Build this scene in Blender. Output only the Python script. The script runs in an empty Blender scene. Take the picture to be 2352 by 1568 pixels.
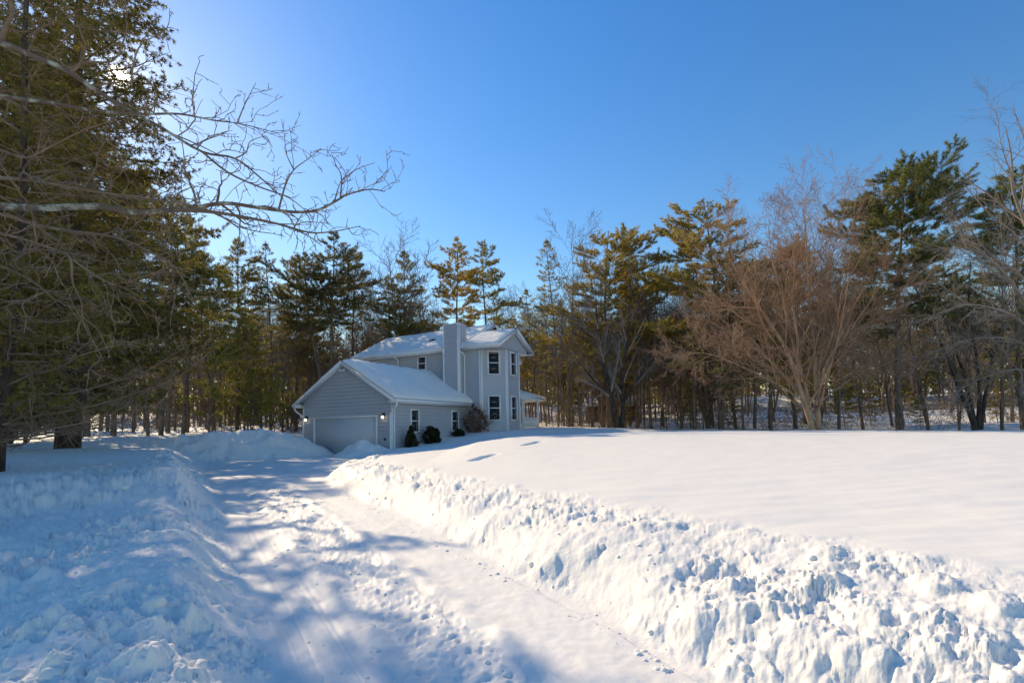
import bpy, math, random, bmesh
import numpy as np
from mathutils import Matrix, Vector

S = bpy.context.scene
COL = S.collection
R_ = math.radians
rnd = random.Random(7)

# ------------------------------------------------------------------ camera
F, PITCH, ROLL, TH, SHIFT = 1139.693, R_(4.08404), R_(-1.14508), R_(28.2021), 117.601
_c, _s = math.cos(PITCH), math.sin(PITCH)
FW = np.array([0, _c, _s]); UP0 = np.array([0, -_s, _c]); RT0 = np.array([1., 0, 0])
RT = math.cos(ROLL) * RT0 + math.sin(ROLL) * UP0
UP = -math.sin(ROLL) * RT0 + math.cos(ROLL) * UP0
cam = bpy.data.cameras.new("camera")
co = bpy.data.objects.new("camera", cam)
COL.objects.link(co)
co.matrix_world = Matrix(((RT[0], UP[0], -FW[0], 0), (RT[1], UP[1], -FW[1], 0), (RT[2], UP[2], -FW[2], 0), (0, 0, 0, 1)))
cam.sensor_width = 36
cam.lens = 36 * F / 2352
cam.shift_y = SHIFT / 2352
cam.clip_start, cam.clip_end = 0.05, 3000
S.camera = co

def ray(px, py):
    return RT * ((px - 1176) / F) + UP * (-(py - 784 - SHIFT) / F) + FW

def at(px, py, Y):
    r = ray(px, py)
    return r * (Y / r[1])

# ------------------------------------------------------------------ light
SUN_EL, SUN_AZ = R_(30.38), R_(-39.27)          # azimuth from +Y towards +X
sdir = np.array([math.sin(SUN_AZ) * math.cos(SUN_EL), math.cos(SUN_AZ) * math.cos(SUN_EL), math.sin(SUN_EL)])
sl = bpy.data.lights.new("sun", 'SUN'); so = bpy.data.objects.new("sun", sl); COL.objects.link(so)
so.rotation_euler = Vector(-sdir).to_track_quat('-Z', 'Y').to_euler()
so.location = (-20, 30, 40)
sl.energy = 4.1; sl.angle = R_(0.5); sl.color = (1.0, 0.80, 0.53)

W = bpy.data.worlds.new("World"); S.world = W; W.use_nodes = True
nt = W.node_tree; N = nt.nodes; Lk = nt.links
bg = N["Background"]
sky = N.new("ShaderNodeTexSky"); sky.sky_type = 'NISHITA'; sky.sun_disc = False
sky.sun_elevation = SUN_EL; sky.sun_rotation = SUN_AZ
sky.air_density = 1.55; sky.dust_density = 0.14; sky.ozone_density = 3.0; sky.altitude = 0
hs = N.new("ShaderNodeHueSaturation"); hs.inputs["Saturation"].default_value = 1.38; hs.inputs["Hue"].default_value = 0.511
Lk.new(sky.outputs[0], hs.inputs["Color"])
# the sun itself and its aureole, as part of the sky
tc = N.new("ShaderNodeTexCoord")
dt = N.new("ShaderNodeVectorMath"); dt.operation = 'DOT_PRODUCT'; dt.inputs[1].default_value = sdir
nm = N.new("ShaderNodeVectorMath"); nm.operation = 'NORMALIZE'
Lk.new(tc.outputs["Generated"], nm.inputs[0]); Lk.new(nm.outputs[0], dt.inputs[0])
def rng_node(a, b, lo, hi, interp='SMOOTHSTEP'):
    m = N.new("ShaderNodeMapRange"); m.interpolation_type = interp
    m.inputs["From Min"].default_value = a; m.inputs["From Max"].default_value = b
    m.inputs["To Min"].default_value = lo; m.inputs["To Max"].default_value = hi
    Lk.new(dt.outputs["Value"], m.inputs["Value"]); return m
disc = rng_node(math.cos(R_(0.95)), math.cos(R_(0.2)), 0, 45)
aur0 = rng_node(math.cos(R_(9)), 1.0, 0, 1.0, 'LINEAR')
aur = N.new("ShaderNodeMath"); aur.operation = 'POWER'; aur.inputs[1].default_value = 9.0; Lk.new(aur0.outputs[0], aur.inputs[0])
aur_s = N.new("ShaderNodeMath"); aur_s.operation = 'MULTIPLY'; aur_s.inputs[1].default_value = 2.5; Lk.new(aur.outputs[0], aur_s.inputs[0]); aur = aur_s
ad = N.new("ShaderNodeMath"); ad.operation = 'ADD'
Lk.new(disc.outputs[0], ad.inputs[0]); Lk.new(aur.outputs[0], ad.inputs[1])
sc_ = N.new("ShaderNodeVectorMath"); sc_.operation = 'SCALE'; sc_.inputs[0].default_value = (1.0, 0.9, 0.72)
Lk.new(ad.outputs[0], sc_.inputs["Scale"])
va = N.new("ShaderNodeVectorMath"); va.operation = 'ADD'
Lk.new(hs.outputs[0], va.inputs[0]); Lk.new(sc_.outputs[0], va.inputs[1])
Lk.new(va.outputs[0], bg.inputs["Color"])
bg.inputs["Strength"].default_value = 0.116
S.view_settings.view_transform = 'Standard'; S.view_settings.look = 'None'
S.view_settings.exposure = 0.45; S.view_settings.gamma = 1.0

S.render.engine = 'CYCLES'
S.cycles.max_bounces = 6; S.cycles.diffuse_bounces = 4; S.cycles.glossy_bounces = 2
S.cycles.transmission_bounces = 3; S.cycles.transparent_max_bounces = 4
S.cycles.use_denoising = True

# ------------------------------------------------------------------ materials
def mat(name, col, rough=0.7, spec=0.3, noise=None, bump=None, attr=None, transl=0.0, metal=0.0, emis=None, objrand=0.0):
    m = bpy.data.materials.new(name); m.use_nodes = True
    t = m.node_tree; n = t.nodes; b = n["Principled BSDF"]
    b.inputs["Base Color"].default_value = (*col, 1); b.inputs["Roughness"].default_value = rough
    b.inputs["Specular IOR Level"].default_value = spec; b.inputs["Metallic"].default_value = metal
    src = None
    tcn = n.new("ShaderNodeTexCoord")
    if noise:                                    # (scale, colour2, detail, contrast lo, hi [, stretch])
        nz = n.new("ShaderNodeTexNoise"); nz.inputs["Scale"].default_value = noise[0]; nz.inputs["Detail"].default_value = noise[2]
        mp = n.new("ShaderNodeMapping"); mp.inputs["Scale"].default_value = noise[5] if len(noise) > 5 else (1, 1, 1)
        t.links.new(tcn.outputs["Object"], mp.inputs[0]); t.links.new(mp.outputs[0], nz.inputs["Vector"])
        rp = n.new("ShaderNodeMapRange"); rp.inputs["From Min"].default_value = noise[3]; rp.inputs["From Max"].default_value = noise[4]
        t.links.new(nz.outputs["Fac"], rp.inputs["Value"])
        mx = n.new("ShaderNodeMix"); mx.data_type = 'RGBA'
        mx.inputs[6].default_value = (*col, 1); mx.inputs[7].default_value = (*noise[1], 1)
        t.links.new(rp.outputs[0], mx.inputs[0]); src = mx.outputs[2]
    if attr:
        a = n.new("ShaderNodeAttribute"); a.attribute_name = attr
        mx = n.new("ShaderNodeMix"); mx.data_type = 'RGBA'; mx.blend_type = 'MULTIPLY'; mx.inputs[0].default_value = 1
        if src: t.links.new(src, mx.inputs[6])
        else: mx.inputs[6].default_value = (*col, 1)
        t.links.new(a.outputs["Color"], mx.inputs[7]); src = mx.outputs[2]
    if objrand:
        oi = n.new("ShaderNodeObjectInfo"); h = n.new("ShaderNodeHueSaturation")
        r1 = n.new("ShaderNodeMapRange"); r1.inputs["To Min"].default_value = 0.5 - objrand * 0.06; r1.inputs["To Max"].default_value = 0.5 + objrand * 0.035
        r2 = n.new("ShaderNodeMapRange"); r2.inputs["To Min"].default_value = 1 - objrand * 0.35; r2.inputs["To Max"].default_value = 1 + objrand * 0.35
        ml = n.new("ShaderNodeMath"); ml.operation = 'MULTIPLY'; ml.inputs[1].default_value = 7.31
        fr = n.new("ShaderNodeMath"); fr.operation = 'FRACT'
        t.links.new(oi.outputs["Random"], r1.inputs["Value"]); t.links.new(oi.outputs["Random"], ml.inputs[0])
        t.links.new(ml.outputs[0], fr.inputs[0]); t.links.new(fr.outputs[0], r2.inputs["Value"])
        t.links.new(r1.outputs[0], h.inputs["Hue"]); t.links.new(r2.outputs[0], h.inputs["Value"])
        if src: t.links.new(src, h.inputs["Color"])
        else: h.inputs["Color"].default_value = (*col, 1)
        src = h.outputs[0]
    if src: t.links.new(src, b.inputs["Base Color"])
    if bump:                                     # list of (scale, strength, distance, stretch)
        prev = None
        for sc, st, ds, stx in bump:
            nz = n.new("ShaderNodeTexNoise"); nz.inputs["Scale"].default_value = sc; nz.inputs["Detail"].default_value = 5
            mp = n.new("ShaderNodeMapping"); mp.inputs["Scale"].default_value = stx
            t.links.new(tcn.outputs["Object"], mp.inputs[0]); t.links.new(mp.outputs[0], nz.inputs["Vector"])
            bp = n.new("ShaderNodeBump"); bp.inputs["Strength"].default_value = st; bp.inputs["Distance"].default_value = ds
            t.links.new(nz.outputs["Fac"], bp.inputs["Height"])
            if prev: t.links.new(prev, bp.inputs["Normal"])
            prev = bp.outputs[0]
        t.links.new(prev, b.inputs["Normal"])
    if transl:
        tr = n.new("ShaderNodeBsdfTranslucent"); ms = n.new("ShaderNodeMixShader"); ms.inputs[0].default_value = transl
        if src: t.links.new(src, tr.inputs["Color"])
        else: tr.inputs["Color"].default_value = (*col, 1)
        t.links.new(b.outputs[0], ms.inputs[1]); t.links.new(tr.outputs[0], ms.inputs[2])
        t.links.new(ms.outputs[0], n["Material Output"].inputs["Surface"])
    if emis:
        b.inputs["Emission Color"].default_value = (*emis[0], 1); b.inputs["Emission Strength"].default_value = emis[1]
    return m

one = (1, 1, 1)
M = {}
M['snow'] = mat("fresh_snow", (.885, .85, .775), .65, .25, noise=(1.3, (.87, .835, .765), 4, .3, .7), bump=[(60, .12, .01, one), (7, .16, .03, (1, .35, 1))])
M['packed'] = mat("packed_snow", (.875, .84, .77), .6, .3, noise=(2.2, (.80, .765, .70), 6, .45, .75), bump=[(90, .2, .008, one), (14, .25, .02, one)])
M['bank'] = mat("plowed_snow", (.89, .855, .785), .65, .25, noise=(5, (.84, .805, .74), 5, .35, .7), bump=[(70, .2, .012, one), (22, .25, .03, one)])
M['siding'] = mat("grey_blue_vinyl_siding", (.46, .475, .51), .55, .3, noise=(.8, (.425, .44, .475), 3, .3, .7))
M['trim'] = mat("white_trim", (.82, .82, .81), .5, .35, noise=(3, (.77, .77, .77), 3, .4, .7))
M['doorpaint'] = mat("garage_door_paint", (.58, .585, .60), .5, .35, noise=(1.5, (.57, .59, .63), 3, .3, .7))
M['shingle'] = mat("dark_shingles", (.05, .05, .055), .9, .1, noise=(12, (.08, .075, .07), 4, .3, .7))
M['glass'] = mat("window_glass", (.012, .013, .016), .06, .5)
M['drape'] = mat("window_blind", (.22, .21, .20), .8, .1)
M['curtain'] = mat("red_brown_curtain", (.10, .045, .03), .9, .1)
M['lamp'] = mat("lit_bulb", (.9, .8, .6), .4, .3, emis=((1.0, .82, .55), 2.2))
M['flood'] = mat("white_floodlamp", (.8, .8, .8), .4, .4)
M['blackmetal'] = mat("black_metal", (.03, .03, .03), .4, .4)
M['bark'] = mat("brown_bark", (.28, .21, .155), .9, .1, noise=(9, (.12, .088, .066), 6, .4, .62, (1, 1, .25)), bump=[(14, .9, .05, (1, 1, .2))])
M['barkdark'] = mat("dark_bark", (.10, .078, .06), .9, .1, noise=(9, (.04, .032, .026), 6, .4, .62, (1, 1, .25)), bump=[(14, .9, .05, (1, 1, .2))])
M['twig'] = mat("brown_twigs", (.30, .205, .14), .85, .1, noise=(.9, (.19, .135, .095), 3, .35, .65))
M['twiggrey'] = mat("grey_twigs", (.32, .265, .215), .85, .1, noise=(.9, (.2, .165, .135), 3, .35, .65))
M['twigred'] = mat("reddish_brown_twigs", (.47, .295, .18), .85, .1, noise=(.7, (.32, .195, .12), 3, .35, .65))
M['lichen'] = mat("lichen_covered_branch", (.16, .12, .09), .9, .1, noise=(7, (.44, .43, .33), 6, .5, .64), bump=[(40, .5, .01, one)])
M['branch'] = mat("dark_brown_branch", (.21, .145, .095), .9, .1, noise=(5, (.31, .23, .16), 5, .45, .7))
M['barksunlit'] = mat("sunlit_tan_bark", (.50, .355, .23), .9, .1, noise=(5, (.33, .22, .14), 5, .4, .65, (1, 1, .3)))  # bark colour lightened to stand for sunlight on the stems
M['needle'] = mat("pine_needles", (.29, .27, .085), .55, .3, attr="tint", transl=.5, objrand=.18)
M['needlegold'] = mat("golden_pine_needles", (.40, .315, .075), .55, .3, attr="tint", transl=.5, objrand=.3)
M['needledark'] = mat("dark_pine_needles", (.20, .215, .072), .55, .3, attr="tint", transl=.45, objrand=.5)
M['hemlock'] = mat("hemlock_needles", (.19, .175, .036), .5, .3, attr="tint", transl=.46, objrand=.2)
M['needlelit'] = mat("lit_yellow_green_needles", (.36, .34, .085), .55, .3, attr="tint", transl=.5, objrand=.3)  # yellow green needles, base colour brightened to imitate light on them
M['leafbrown'] = mat("dry_brown_leaves", (.16, .075, .05), .8, .1, attr="tint", transl=.3)
M['shrubleaf'] = mat("dark_evergreen_shrub", (.035, .04, .018), .6, .3, attr="tint", transl=.15)
M['wood'] = mat("weathered_boards", (.2, .12, .075), .8, .1, noise=(6, (.1, .06, .04), 4, .3, .7, (1, 1, .1)))

# ------------------------------------------------------------------ object helpers
def mesh(name, V, Fc, m, smooth=False, tint=None):
    """V (n,3) array; Fc: list of (k,m) index arrays, one per polygon size"""
    me = bpy.data.meshes.new(name)
    V = np.asarray(V, dtype=np.float32)
    if not isinstance(Fc, (list, tuple)): Fc = [Fc]
    Fc = [np.asarray(f, dtype=np.int32) for f in Fc if len(f)]
    me.vertices.add(len(V)); me.vertices.foreach_set("co", V.ravel())
    nl = sum(f.size for f in Fc); npoly = sum(len(f) for f in Fc)
    me.loops.add(nl); me.polygons.add(npoly)
    me.loops.foreach_set("vertex_index", np.concatenate([f.ravel() for f in Fc]))
    tot = np.concatenate([np.full(len(f), f.shape[1], dtype=np.int32) for f in Fc])
    me.polygons.foreach_set("loop_start", np.concatenate([[0], np.cumsum(tot)[:-1]]).astype(np.int32))
    me.polygons.foreach_set("loop_total", tot)
    if smooth: me.polygons.foreach_set("use_smooth", np.ones(npoly, dtype=bool))
    me.update(calc_edges=True)
    if tint is not None:
        a = me.color_attributes.new("tint", 'FLOAT_COLOR', 'POINT')
        c = np.ones((len(V), 4), dtype=np.float32); c[:, :3] = tint
        a.data.foreach_set("color", c.ravel())
    me.materials.append(m)
    return me

def link(name, me, parent=None):
    o = bpy.data.objects.new(name, me); COL.objects.link(o)
    if parent is not None: o.parent = parent
    return o

def tag(o, label=None, cat=None, group=None, kind=None):
    if label: o["label"] = label
    if cat: o["category"] = cat
    if group: o["group"] = group
    if kind: o["kind"] = kind
    return o

def empty(name, loc, rz=0, sc=1.0):
    o = bpy.data.objects.new(name, None); COL.objects.link(o)
    o.location = loc; o.rotation_euler = (0, 0, rz); o.scale = (sc, sc, sc); o.empty_display_size = .3
    return o

def copy_tree(o, parent=None):
    c = o.copy(); COL.objects.link(c)
    if parent is not None: c.parent = parent
    for ch in list(o.children): copy_tree(ch, c)
    return c

class MB:
    """collects boxes, prisms and quads for one mesh"""
    def __init__(s): s.V = []; s.F = {}
    def add(s, vs, fs):
        b = len(s.V); s.V.extend([tuple(v) for v in vs])
        for f in fs: s.F.setdefault(len(f), []).append([b + i for i in f])
    def box(s, a, b):
        x0, y0, z0 = a; x1, y1, z1 = b
        s.add([(x0, y0, z0), (x1, y0, z0), (x1, y1, z0), (x0, y1, z0), (x0, y0, z1), (x1, y0, z1), (x1, y1, z1), (x0, y1, z1)],
              [(0, 3, 2, 1), (4, 5, 6, 7), (0, 1, 5, 4), (1, 2, 6, 5), (2, 3, 7, 6), (3, 0, 4, 7)])
    def obox(s, o, ax, ay, az):
        """box from corner o with edge vectors"""
        o, ax, ay, az = (np.array(q, float) for q in (o, ax, ay, az))
        v = [o, o + ax, o + ax + ay, o + ay, o + az, o + ax + az, o + ax + ay + az, o + ay + az]
        s.add(v, [(0, 3, 2, 1), (4, 5, 6, 7), (0, 1, 5, 4), (1, 2, 6, 5), (2, 3, 7, 6), (3, 0, 4, 7)])
    def bar(s, p, q, w, h, up=(0, 0, 1)):
        """rectangular bar between two points, centred"""
        p = np.array(p, float); q = np.array(q, float); d = q - p
        a = np.cross(d, up); a = a / np.linalg.norm(a); c = np.cross(a, d); c = c / np.linalg.norm(c)
        s.obox(p - a * w / 2 - c * h / 2, d, a * w, c * h)
    def prism(s, poly, vec):
        n = len(poly); P = [np.array(p, float) for p in poly]; v = np.array(vec, float)
        s.add(P + [p + v for p in P], [tuple(range(n))[::-1], tuple(range(n, 2 * n))] + [(i, (i + 1) % n, n + (i + 1) % n, n + i) for i in range(n)])
    def tube(s, pts, r, n=8):
        V, Fq = tubes([(np.array(pts, float), np.full(len(pts), r))], n)
        b = len(s.V); s.V.extend(map(tuple, V)); s.F.setdefault(4, []).extend((Fq + b).tolist())
    def ball(s, c, r, sz=(1, 1, 1), sub=2):
        V, Fq = ICO[sub]
        b = len(s.V); s.V.extend(map(tuple, V * r * np.array(sz) + np.array(c))); s.F.setdefault(3, []).extend((Fq + b).tolist())
    def build(s, name, m, parent=None, smooth=False):
        me = mesh(name, s.V, [np.array(f) for f in s.F.values()], m, smooth)
        return link(name, me, parent)

ICO = {}
for _k in (1, 2, 3):
    _b = bmesh.new(); bmesh.ops.create_icosphere(_b, subdivisions=_k, radius=1); _b.verts.index_update()
    ICO[_k] = (np.array([v.co[:] for v in _b.verts]), np.array([[v.index for v in f.verts] for f in _b.faces])); _b.free()

def tubes(polys, sides):
    """list of (points, radii) -> one vertex array and quad array"""
    Vs, Fs = [], []; base = 0
    ang = np.arange(sides) * 2 * math.pi / sides
    ca, sa = np.cos(ang), np.sin(ang)
    for pts, rad in polys:
        n = len(pts)
        t = np.gradient(pts, axis=0); t /= (np.linalg.norm(t, axis=1)[:, None] + 1e-9)
        ref = np.array([0, 0, 1.]) if abs(t[0, 2]) < .9 else np.array([1., 0, 0])
        a = np.cross(t, ref); a /= (np.linalg.norm(a, axis=1)[:, None] + 1e-9); b = np.cross(t, a)
        V = pts[:, None, :] + rad[:, None, None] * (a[:, None, :] * ca[None, :, None] + b[:, None, :] * sa[None, :, None])
        Vs.append(V.reshape(-1, 3))
        i = np.arange(n - 1)[:, None] * sides; j = np.arange(sides)[None, :]; j2 = (j + 1) % sides
        Fs.append(np.stack([i + j, i + j2, i + sides + j2, i + sides + j], -1).reshape(-1, 4) + base)
        base += n * sides
    if not Vs: return np.zeros((0, 3)), np.zeros((0, 4), int)
    return np.concatenate(Vs), np.concatenate(Fs)

def merge(parts):
    Vs, Fs, b = [], [], 0
    for V, Fq in parts:
        Vs.append(V); Fs.append(Fq + b); b += len(V)
    return np.concatenate(Vs), [f for f in Fs if len(f)]

# ------------------------------------------------------------------ noise
def _h(ix, iy, seed):
    h = (ix.astype(np.int64) * 374761393 + iy.astype(np.int64) * 668265263 + seed * 974711) & 0xFFFFFFFF
    h = ((h ^ (h >> 13)) * 1274126177) & 0xFFFFFFFF
    return ((h ^ (h >> 16)) & 0xFFFFFF) / float(0xFFFFFF)

def pn(x, y, seed=0):
    ix = np.floor(x); iy = np.floor(y); fx = x - ix; fy = y - iy
    u = fx * fx * fx * (fx * (fx * 6 - 15) + 10); v = fy * fy * fy * (fy * (fy * 6 - 15) + 10)
    def g(dx, dy):
        a = _h(ix + dx, iy + dy, seed) * 2 * math.pi
        return np.cos(a) * (fx - dx) + np.sin(a) * (fy - dy)
    return ((g(0, 0) * (1 - u) + g(1, 0) * u) * (1 - v) + (g(0, 1) * (1 - u) + g(1, 1) * u) * v) * 1.5

def fbm(x, y, oct=4, seed=0, gain=.5):
    r = 0; a = 1
    for k in range(oct):
        r = r + a * pn(x * 2 ** k + 17.3 * k, y * 2 ** k - 9.1 * k, seed + k); a *= gain
    return r

def worley(x, y, seed=0):
    """distance to nearest jittered point and that cell's random"""
    ix = np.floor(x); iy = np.floor(y)
    best = np.full(x.shape, 9.); rid = np.zeros(x.shape)
    for dx in (-1, 0, 1):
        for dy in (-1, 0, 1):
            cx, cy = ix + dx, iy + dy
            d = np.hypot(cx + _h(cx, cy, seed) - x, cy + _h(cx, cy, seed + 5) - y)
            m = d < best
            best = np.where(m, d, best); rid = np.where(m, _h(cx, cy, seed + 11), rid)
    return best, rid

def ss(a, b, x):
    t = np.clip((x - a) / (b - a), 0, 1); return t * t * (3 - 2 * t)

# ------------------------------------------------------------------ house frame
HC = np.array([-6.54657664, 27.23, 0.0])
HX = np.array([math.cos(TH), -math.sin(TH), 0]); HY = np.array([math.sin(TH), math.cos(TH), 0])
def hw(u, v, z=0.0): return HC + HX * u + HY * v + np.array([0, 0, z])

# ------------------------------------------------------------------ terrain
LF = np.array([(-.2, 1.0), (-1.35, 3.05), (-1.69, 3.6), (-2.2, 4.4), (-2.9, 5.45), (-4.1, 7.3), (-6.6, 11.3), (-10.8, 17.6), (-15.2, 25), (-16.2, 29)])
RFt = np.array([(2.2, 1.0), (1.17, 2.95), (1.0, 3.22), (.67, 3.92), (-.1, 5.2), (-1.04, 6.8), (-2.43, 9.2), (-4.5, 12.5), (-6.0, 15.6), (-6.75, 19), (-7.1, 23), (-7.3, 27.6)])
def sdist(P, x, y):
    """signed distance to a polyline (positive to the right of travel)"""
    best = np.full(x.shape, 1e9); sg = np.ones(x.shape)
    for i in range(len(P) - 1):
        a, b = P[i], P[i + 1]; d = b - a; L2 = d @ d
        t = ((x - a[0]) * d[0] + (y - a[1]) * d[1]) / L2
        lo = -1e3 if i == 0 else 0; hi = 1e3 if i == len(P) - 2 else 1
        t = np.clip(t, lo, hi)
        dx = x - a[0] - t * d[0]; dy = y - a[1] - t * d[1]; q = np.hypot(dx, dy)
        m = q < best
        best = np.where(m, q, best); sg = np.where(m, np.sign(dx * d[1] - dy * d[0]), sg)
    return best * sg

# control points of the natural snow surface (x, y, z relative to the eye)
CP = [(-1.9, 1.5, -1.25), (-3, 2.5, -1.22), (-4, 4.5, -1.2), (-6, 6, -1.15), (-9, 4, -1.1), (-8.8, 9.2, -.62), (-12, 12, -.5), (-14.3, 16, -.36), (-12, 19, -.8), (-20, 18, -.2),
      (-17, 24, -.6), (-19, 29, -.2), (-23, 30, 0.0), (-24, 40, .15), (-40, 40, .5), (-35, 60, .9), (-60, 90, 3.6), (-15, 60, .6), (-20, 100, 3.8),
      (0, 48, .1), (0, 70, .7), (5, 110, 4.6), (12, 41, -.4), (23, 39, -.62), (35, 38, -.9), (42, 45, -.4), (36, 60, .9), (30, 80, 1.8), (60, 60, 1.3), (50, 110, 5.6), (90, 90, 5), (60, 30, -1.1),
      (80, 10, -1.0), (0, -20, -1.3), (-30, -10, -1), (30, -20, -1.1), (20, 0, -1.0), (-40, 10, -.3), (200, 200, 14), (-200, 200, 14), (0, 250, 17), (-70, 150, 9), (0, 160, 9.5), (80, 150, 9.5), (300, 0, 2), (-300, 0, 2), (0, -300, -1),
      (12, 30, -.55), (5, 28, -.52)]
for u, v, z in [(.5, -.8, -.98), (.5, 1, -.9), (.6, 3, -.75), (.8, 5, -.5), (1.2, 6.8, -.12), (2.9, 8, -.12), (3.2, 10.5, -.1), (4.2, 12, -.02), (3, 14.5, .0), (5.5, 13, -.15), (0, 17, .1), (-7, 17, .1), (-8.4, 1, -.55), (-10, 5, -.2), (-12, 9, 0), (3, 5, -.62), (2.5, 2.5, -.9), (6, 9, -.42)]:
    p = hw(u, v); CP.append((p[0], p[1], z))
CP = np.array(CP)
def zbase(x, y):
    x = np.asarray(x, float); y = np.asarray(y, float)
    num = np.zeros(x.shape); den = np.zeros(x.shape)
    rr = np.clip(np.hypot(CP[:, 0], CP[:, 1]) * .05, .6, 20) ** 2
    for (cx, cy, cz), r2 in zip(CP, rr):
        w = 1 / ((x - cx) ** 2 + (y - cy) ** 2 + r2) ** 2
        num += w * cz; den += w
    return num / den
CR = np.array([(-9, 16.5, -.95), (-5.2, 17.2, -.92), (-2.5, 20, -.79), (-1.5, 21, -.56), (0, 22, -.40), (2.6, 23, -.36), (5.1, 24, -.31), (9.7, 26, -.33), (17.8, 28, -.48), (31, 30, -.74), (60, 34, -1.0), (400, 40, -1)])

def zdrive(y): return np.interp(y, [0, 3, 8, 20, 27, 40], [-1.55, -1.53, -1.48, -1.4, -1.34, -1.3])

PILES = [  # polyline of (x, y, crest z), radius
    ([(-18.6, 25.6, -.35), (-17.3, 26.1, -.02), (-16.2, 26.6, .08), (-15.2, 27.4, .16), (-14.4, 28.0, .26), (-13.4, 28.3, .1), (-12.9, 28.5, -.2), (-12.2, 28.6, -.28), (-11.6, 28.75, -.75)], 1.9),
    ([(-8.05, 26.75, -.5), (-7.6, 26.6, -.62), (-6.9, 26.3, -.85)], 1.5),
]
MARKS = []
def terrain(x, y, detail=True):
    x = np.asarray(x, float); y = np.asarray(y, float)
    dL = -sdist(LF, x, y); dR = sdist(RFt, x, y)
    zb = zbase(x, y); zd = zdrive(y)
    # field mound to the right of the drive
    yc = np.interp(x, CR[:, 0], CR[:, 1]); zc = np.interp(x, CR[:, 0], CR[:, 2])
    yc = yc + 0 * y
    e = np.maximum(dR - 1.6, 0); t = e / (e + np.maximum(yc - y, 0) + 1e-3)
    zf = -.97 + (zc + .97) * np.sin(np.clip(t, 0, 1) * math.pi / 2)
    back = np.maximum(y - yc, 0)
    zback = zc - .28 * ss(0, 4.5, back)
    wb = ss(2.0, 9.0, back)
    zfield = np.where(y < yc, zf, zback * (1 - wb) + zb * wb)
    # left snow
    lw_ = .70 + .075 * np.clip(y - 6, 0, 22)
    wl = ss(-.02, 1.0, (dL + .10 * fbm(x * .9, y * .9, 2, 31)) / lw_)
    zl = zd * (1 - wl) + zb * wl + .10 * (1 - .8 * ss(9, 16, y)) * np.exp(-((dL - .85) / .45) ** 2) * ss(0, 1, zb - zd + .8)
    # right bank
    wob = .12 * fbm(x * .5, y * .5, 2, 41) - .10
    wr = ss(-.03, .55, dR + wob)
    hb = .03 + .07 * fbm(x * .7, y * .7, 2, 51)
    far = 1 - .35 * ss(12, 20, y)
    zr = zd * (1 - wr) + (zfield + hb * np.exp(-((dR - .95) / .55) ** 2) * far - .28 * (1 - ss(.45, 1.95, dR)) * (1 - .6 * ss(9, 15, y))) * wr
    z = np.where(dR > -.3, zr, np.where(dL > -.3, zl, zd))
    near_house = (y > 24) & (dR <= .4) & (dL <= .4)
    hv = (x - HC[0]) * HY[0] + (y - HC[1]) * HY[1]
    z = np.where((hv > .3) & (dR <= 0) & (dL <= 0), np.maximum(zd, zb), z)
    rough_r = ss(-.05, .18, dR + wob) * (1 - ss(1.35, 1.95, dR + .5 * wob + .25 * fbm(x * 1.3, y * 1.3, 3, 61)))
    rough_l = ss(-.05, .2, dL) * (1 - .2 * ss(1.2, 4, dL)) * (1 - ss(7, 11, dL)) * (1 - ss(24, 30, y)) * (1 - ss(9.5, 13, y) * ss(1.2, 2.2, dL))
    pile = np.zeros(x.shape)
    for P, rad in PILES:
        best = np.full(x.shape, -9.); inf = np.zeros(x.shape)
        for i in range(len(P) - 1):
            a, b = np.array(P[i]), np.array(P[i + 1]); d = b[:2] - a[:2]
            tt = np.clip(((x - a[0]) * d[0] + (y - a[1]) * d[1]) / (d @ d), 0, 1)
            q = np.hypot(x - a[0] - tt * d[0], y - a[1] - tt * d[1]) + .22 * fbm(x * .9, y * .9, 3, 71)
            top = a[2] + tt * (b[2] - a[2])
            hh = top - .62 * np.maximum(np.sqrt(q * q + .09) - .3, 0) - .12 * np.maximum(q - 1, 0)
            best = np.maximum(best, np.where(q < rad + 1.2, hh, -9))
        k = ss(-.05, .12, best - z); pile = np.maximum(pile, k * (best > z))
        z = np.maximum(z, best)
    info = dict(dL=dL, dR=dR, rr=rough_r, rl=rough_l, pile=pile)
    if not detail: return z, info
    z = z + pile * .07 * fbm(x * 1.4, y * 1.4, 4, 73)
    w = np.clip(rough_r + rough_l + .8 * pile, 0, 1)
    m = w > .01
    X, Yv = x[m], y[m]
    wx = X + .05 * pn(X * 6, Yv * 6, 3); wy = Yv + .05 * pn(X * 6, Yv * 6, 4)
    f1, r1 = worley(wx * 2.6, wy * 2.6, 1); f2, r2 = worley(wx * 6.5, wy * 6.5, 2); f3, r3 = worley(wx * 15, wy * 15, 3)
    f4, r4 = worley(wx * 4.2 + 7, wy * 4.2, 6)
    lump = .045 * (1 - ss(.0, .6, f1)) * (r1 > .78) + .034 * (1 - ss(0, .55, f4)) * (r4 > .62) + .03 * (1 - ss(0, .55, f2)) * (r2 > .5) + .017 * (1 - ss(0, .55, f3)) * (r3 > .4)
    lump += .045 * fbm(X * 1.3, Yv * 1.3, 3, 81) + .032 * fbm(X * 5, Yv * 5, 5, 85, .62)
    lump -= .04 * ss(.2, .55, pn(X * 2.6, Yv * 2.6, 91)) + .03 * ss(.2, .5, pn(X * 7, Yv * 7, 92)) + .014 * ss(.2, .5, pn(X * 17, Yv * 17, 93))
    patch = .45 + .85 * ss(-.25, .35, fbm(X * .75, Yv * .75, 3, 97))
    slab = (r1 > .86) * .05 * (1 - ss(.16, .40, f1 + .06 * pn(X * 5, Yv * 5, 98)))
    lump = lump * patch + slab
    ww = w[m]; lw = np.where(info['rl'][m] > .05, .85, .46 + .20 * ss(.4, .75, info['dR'][m] + wob[m]))
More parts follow.
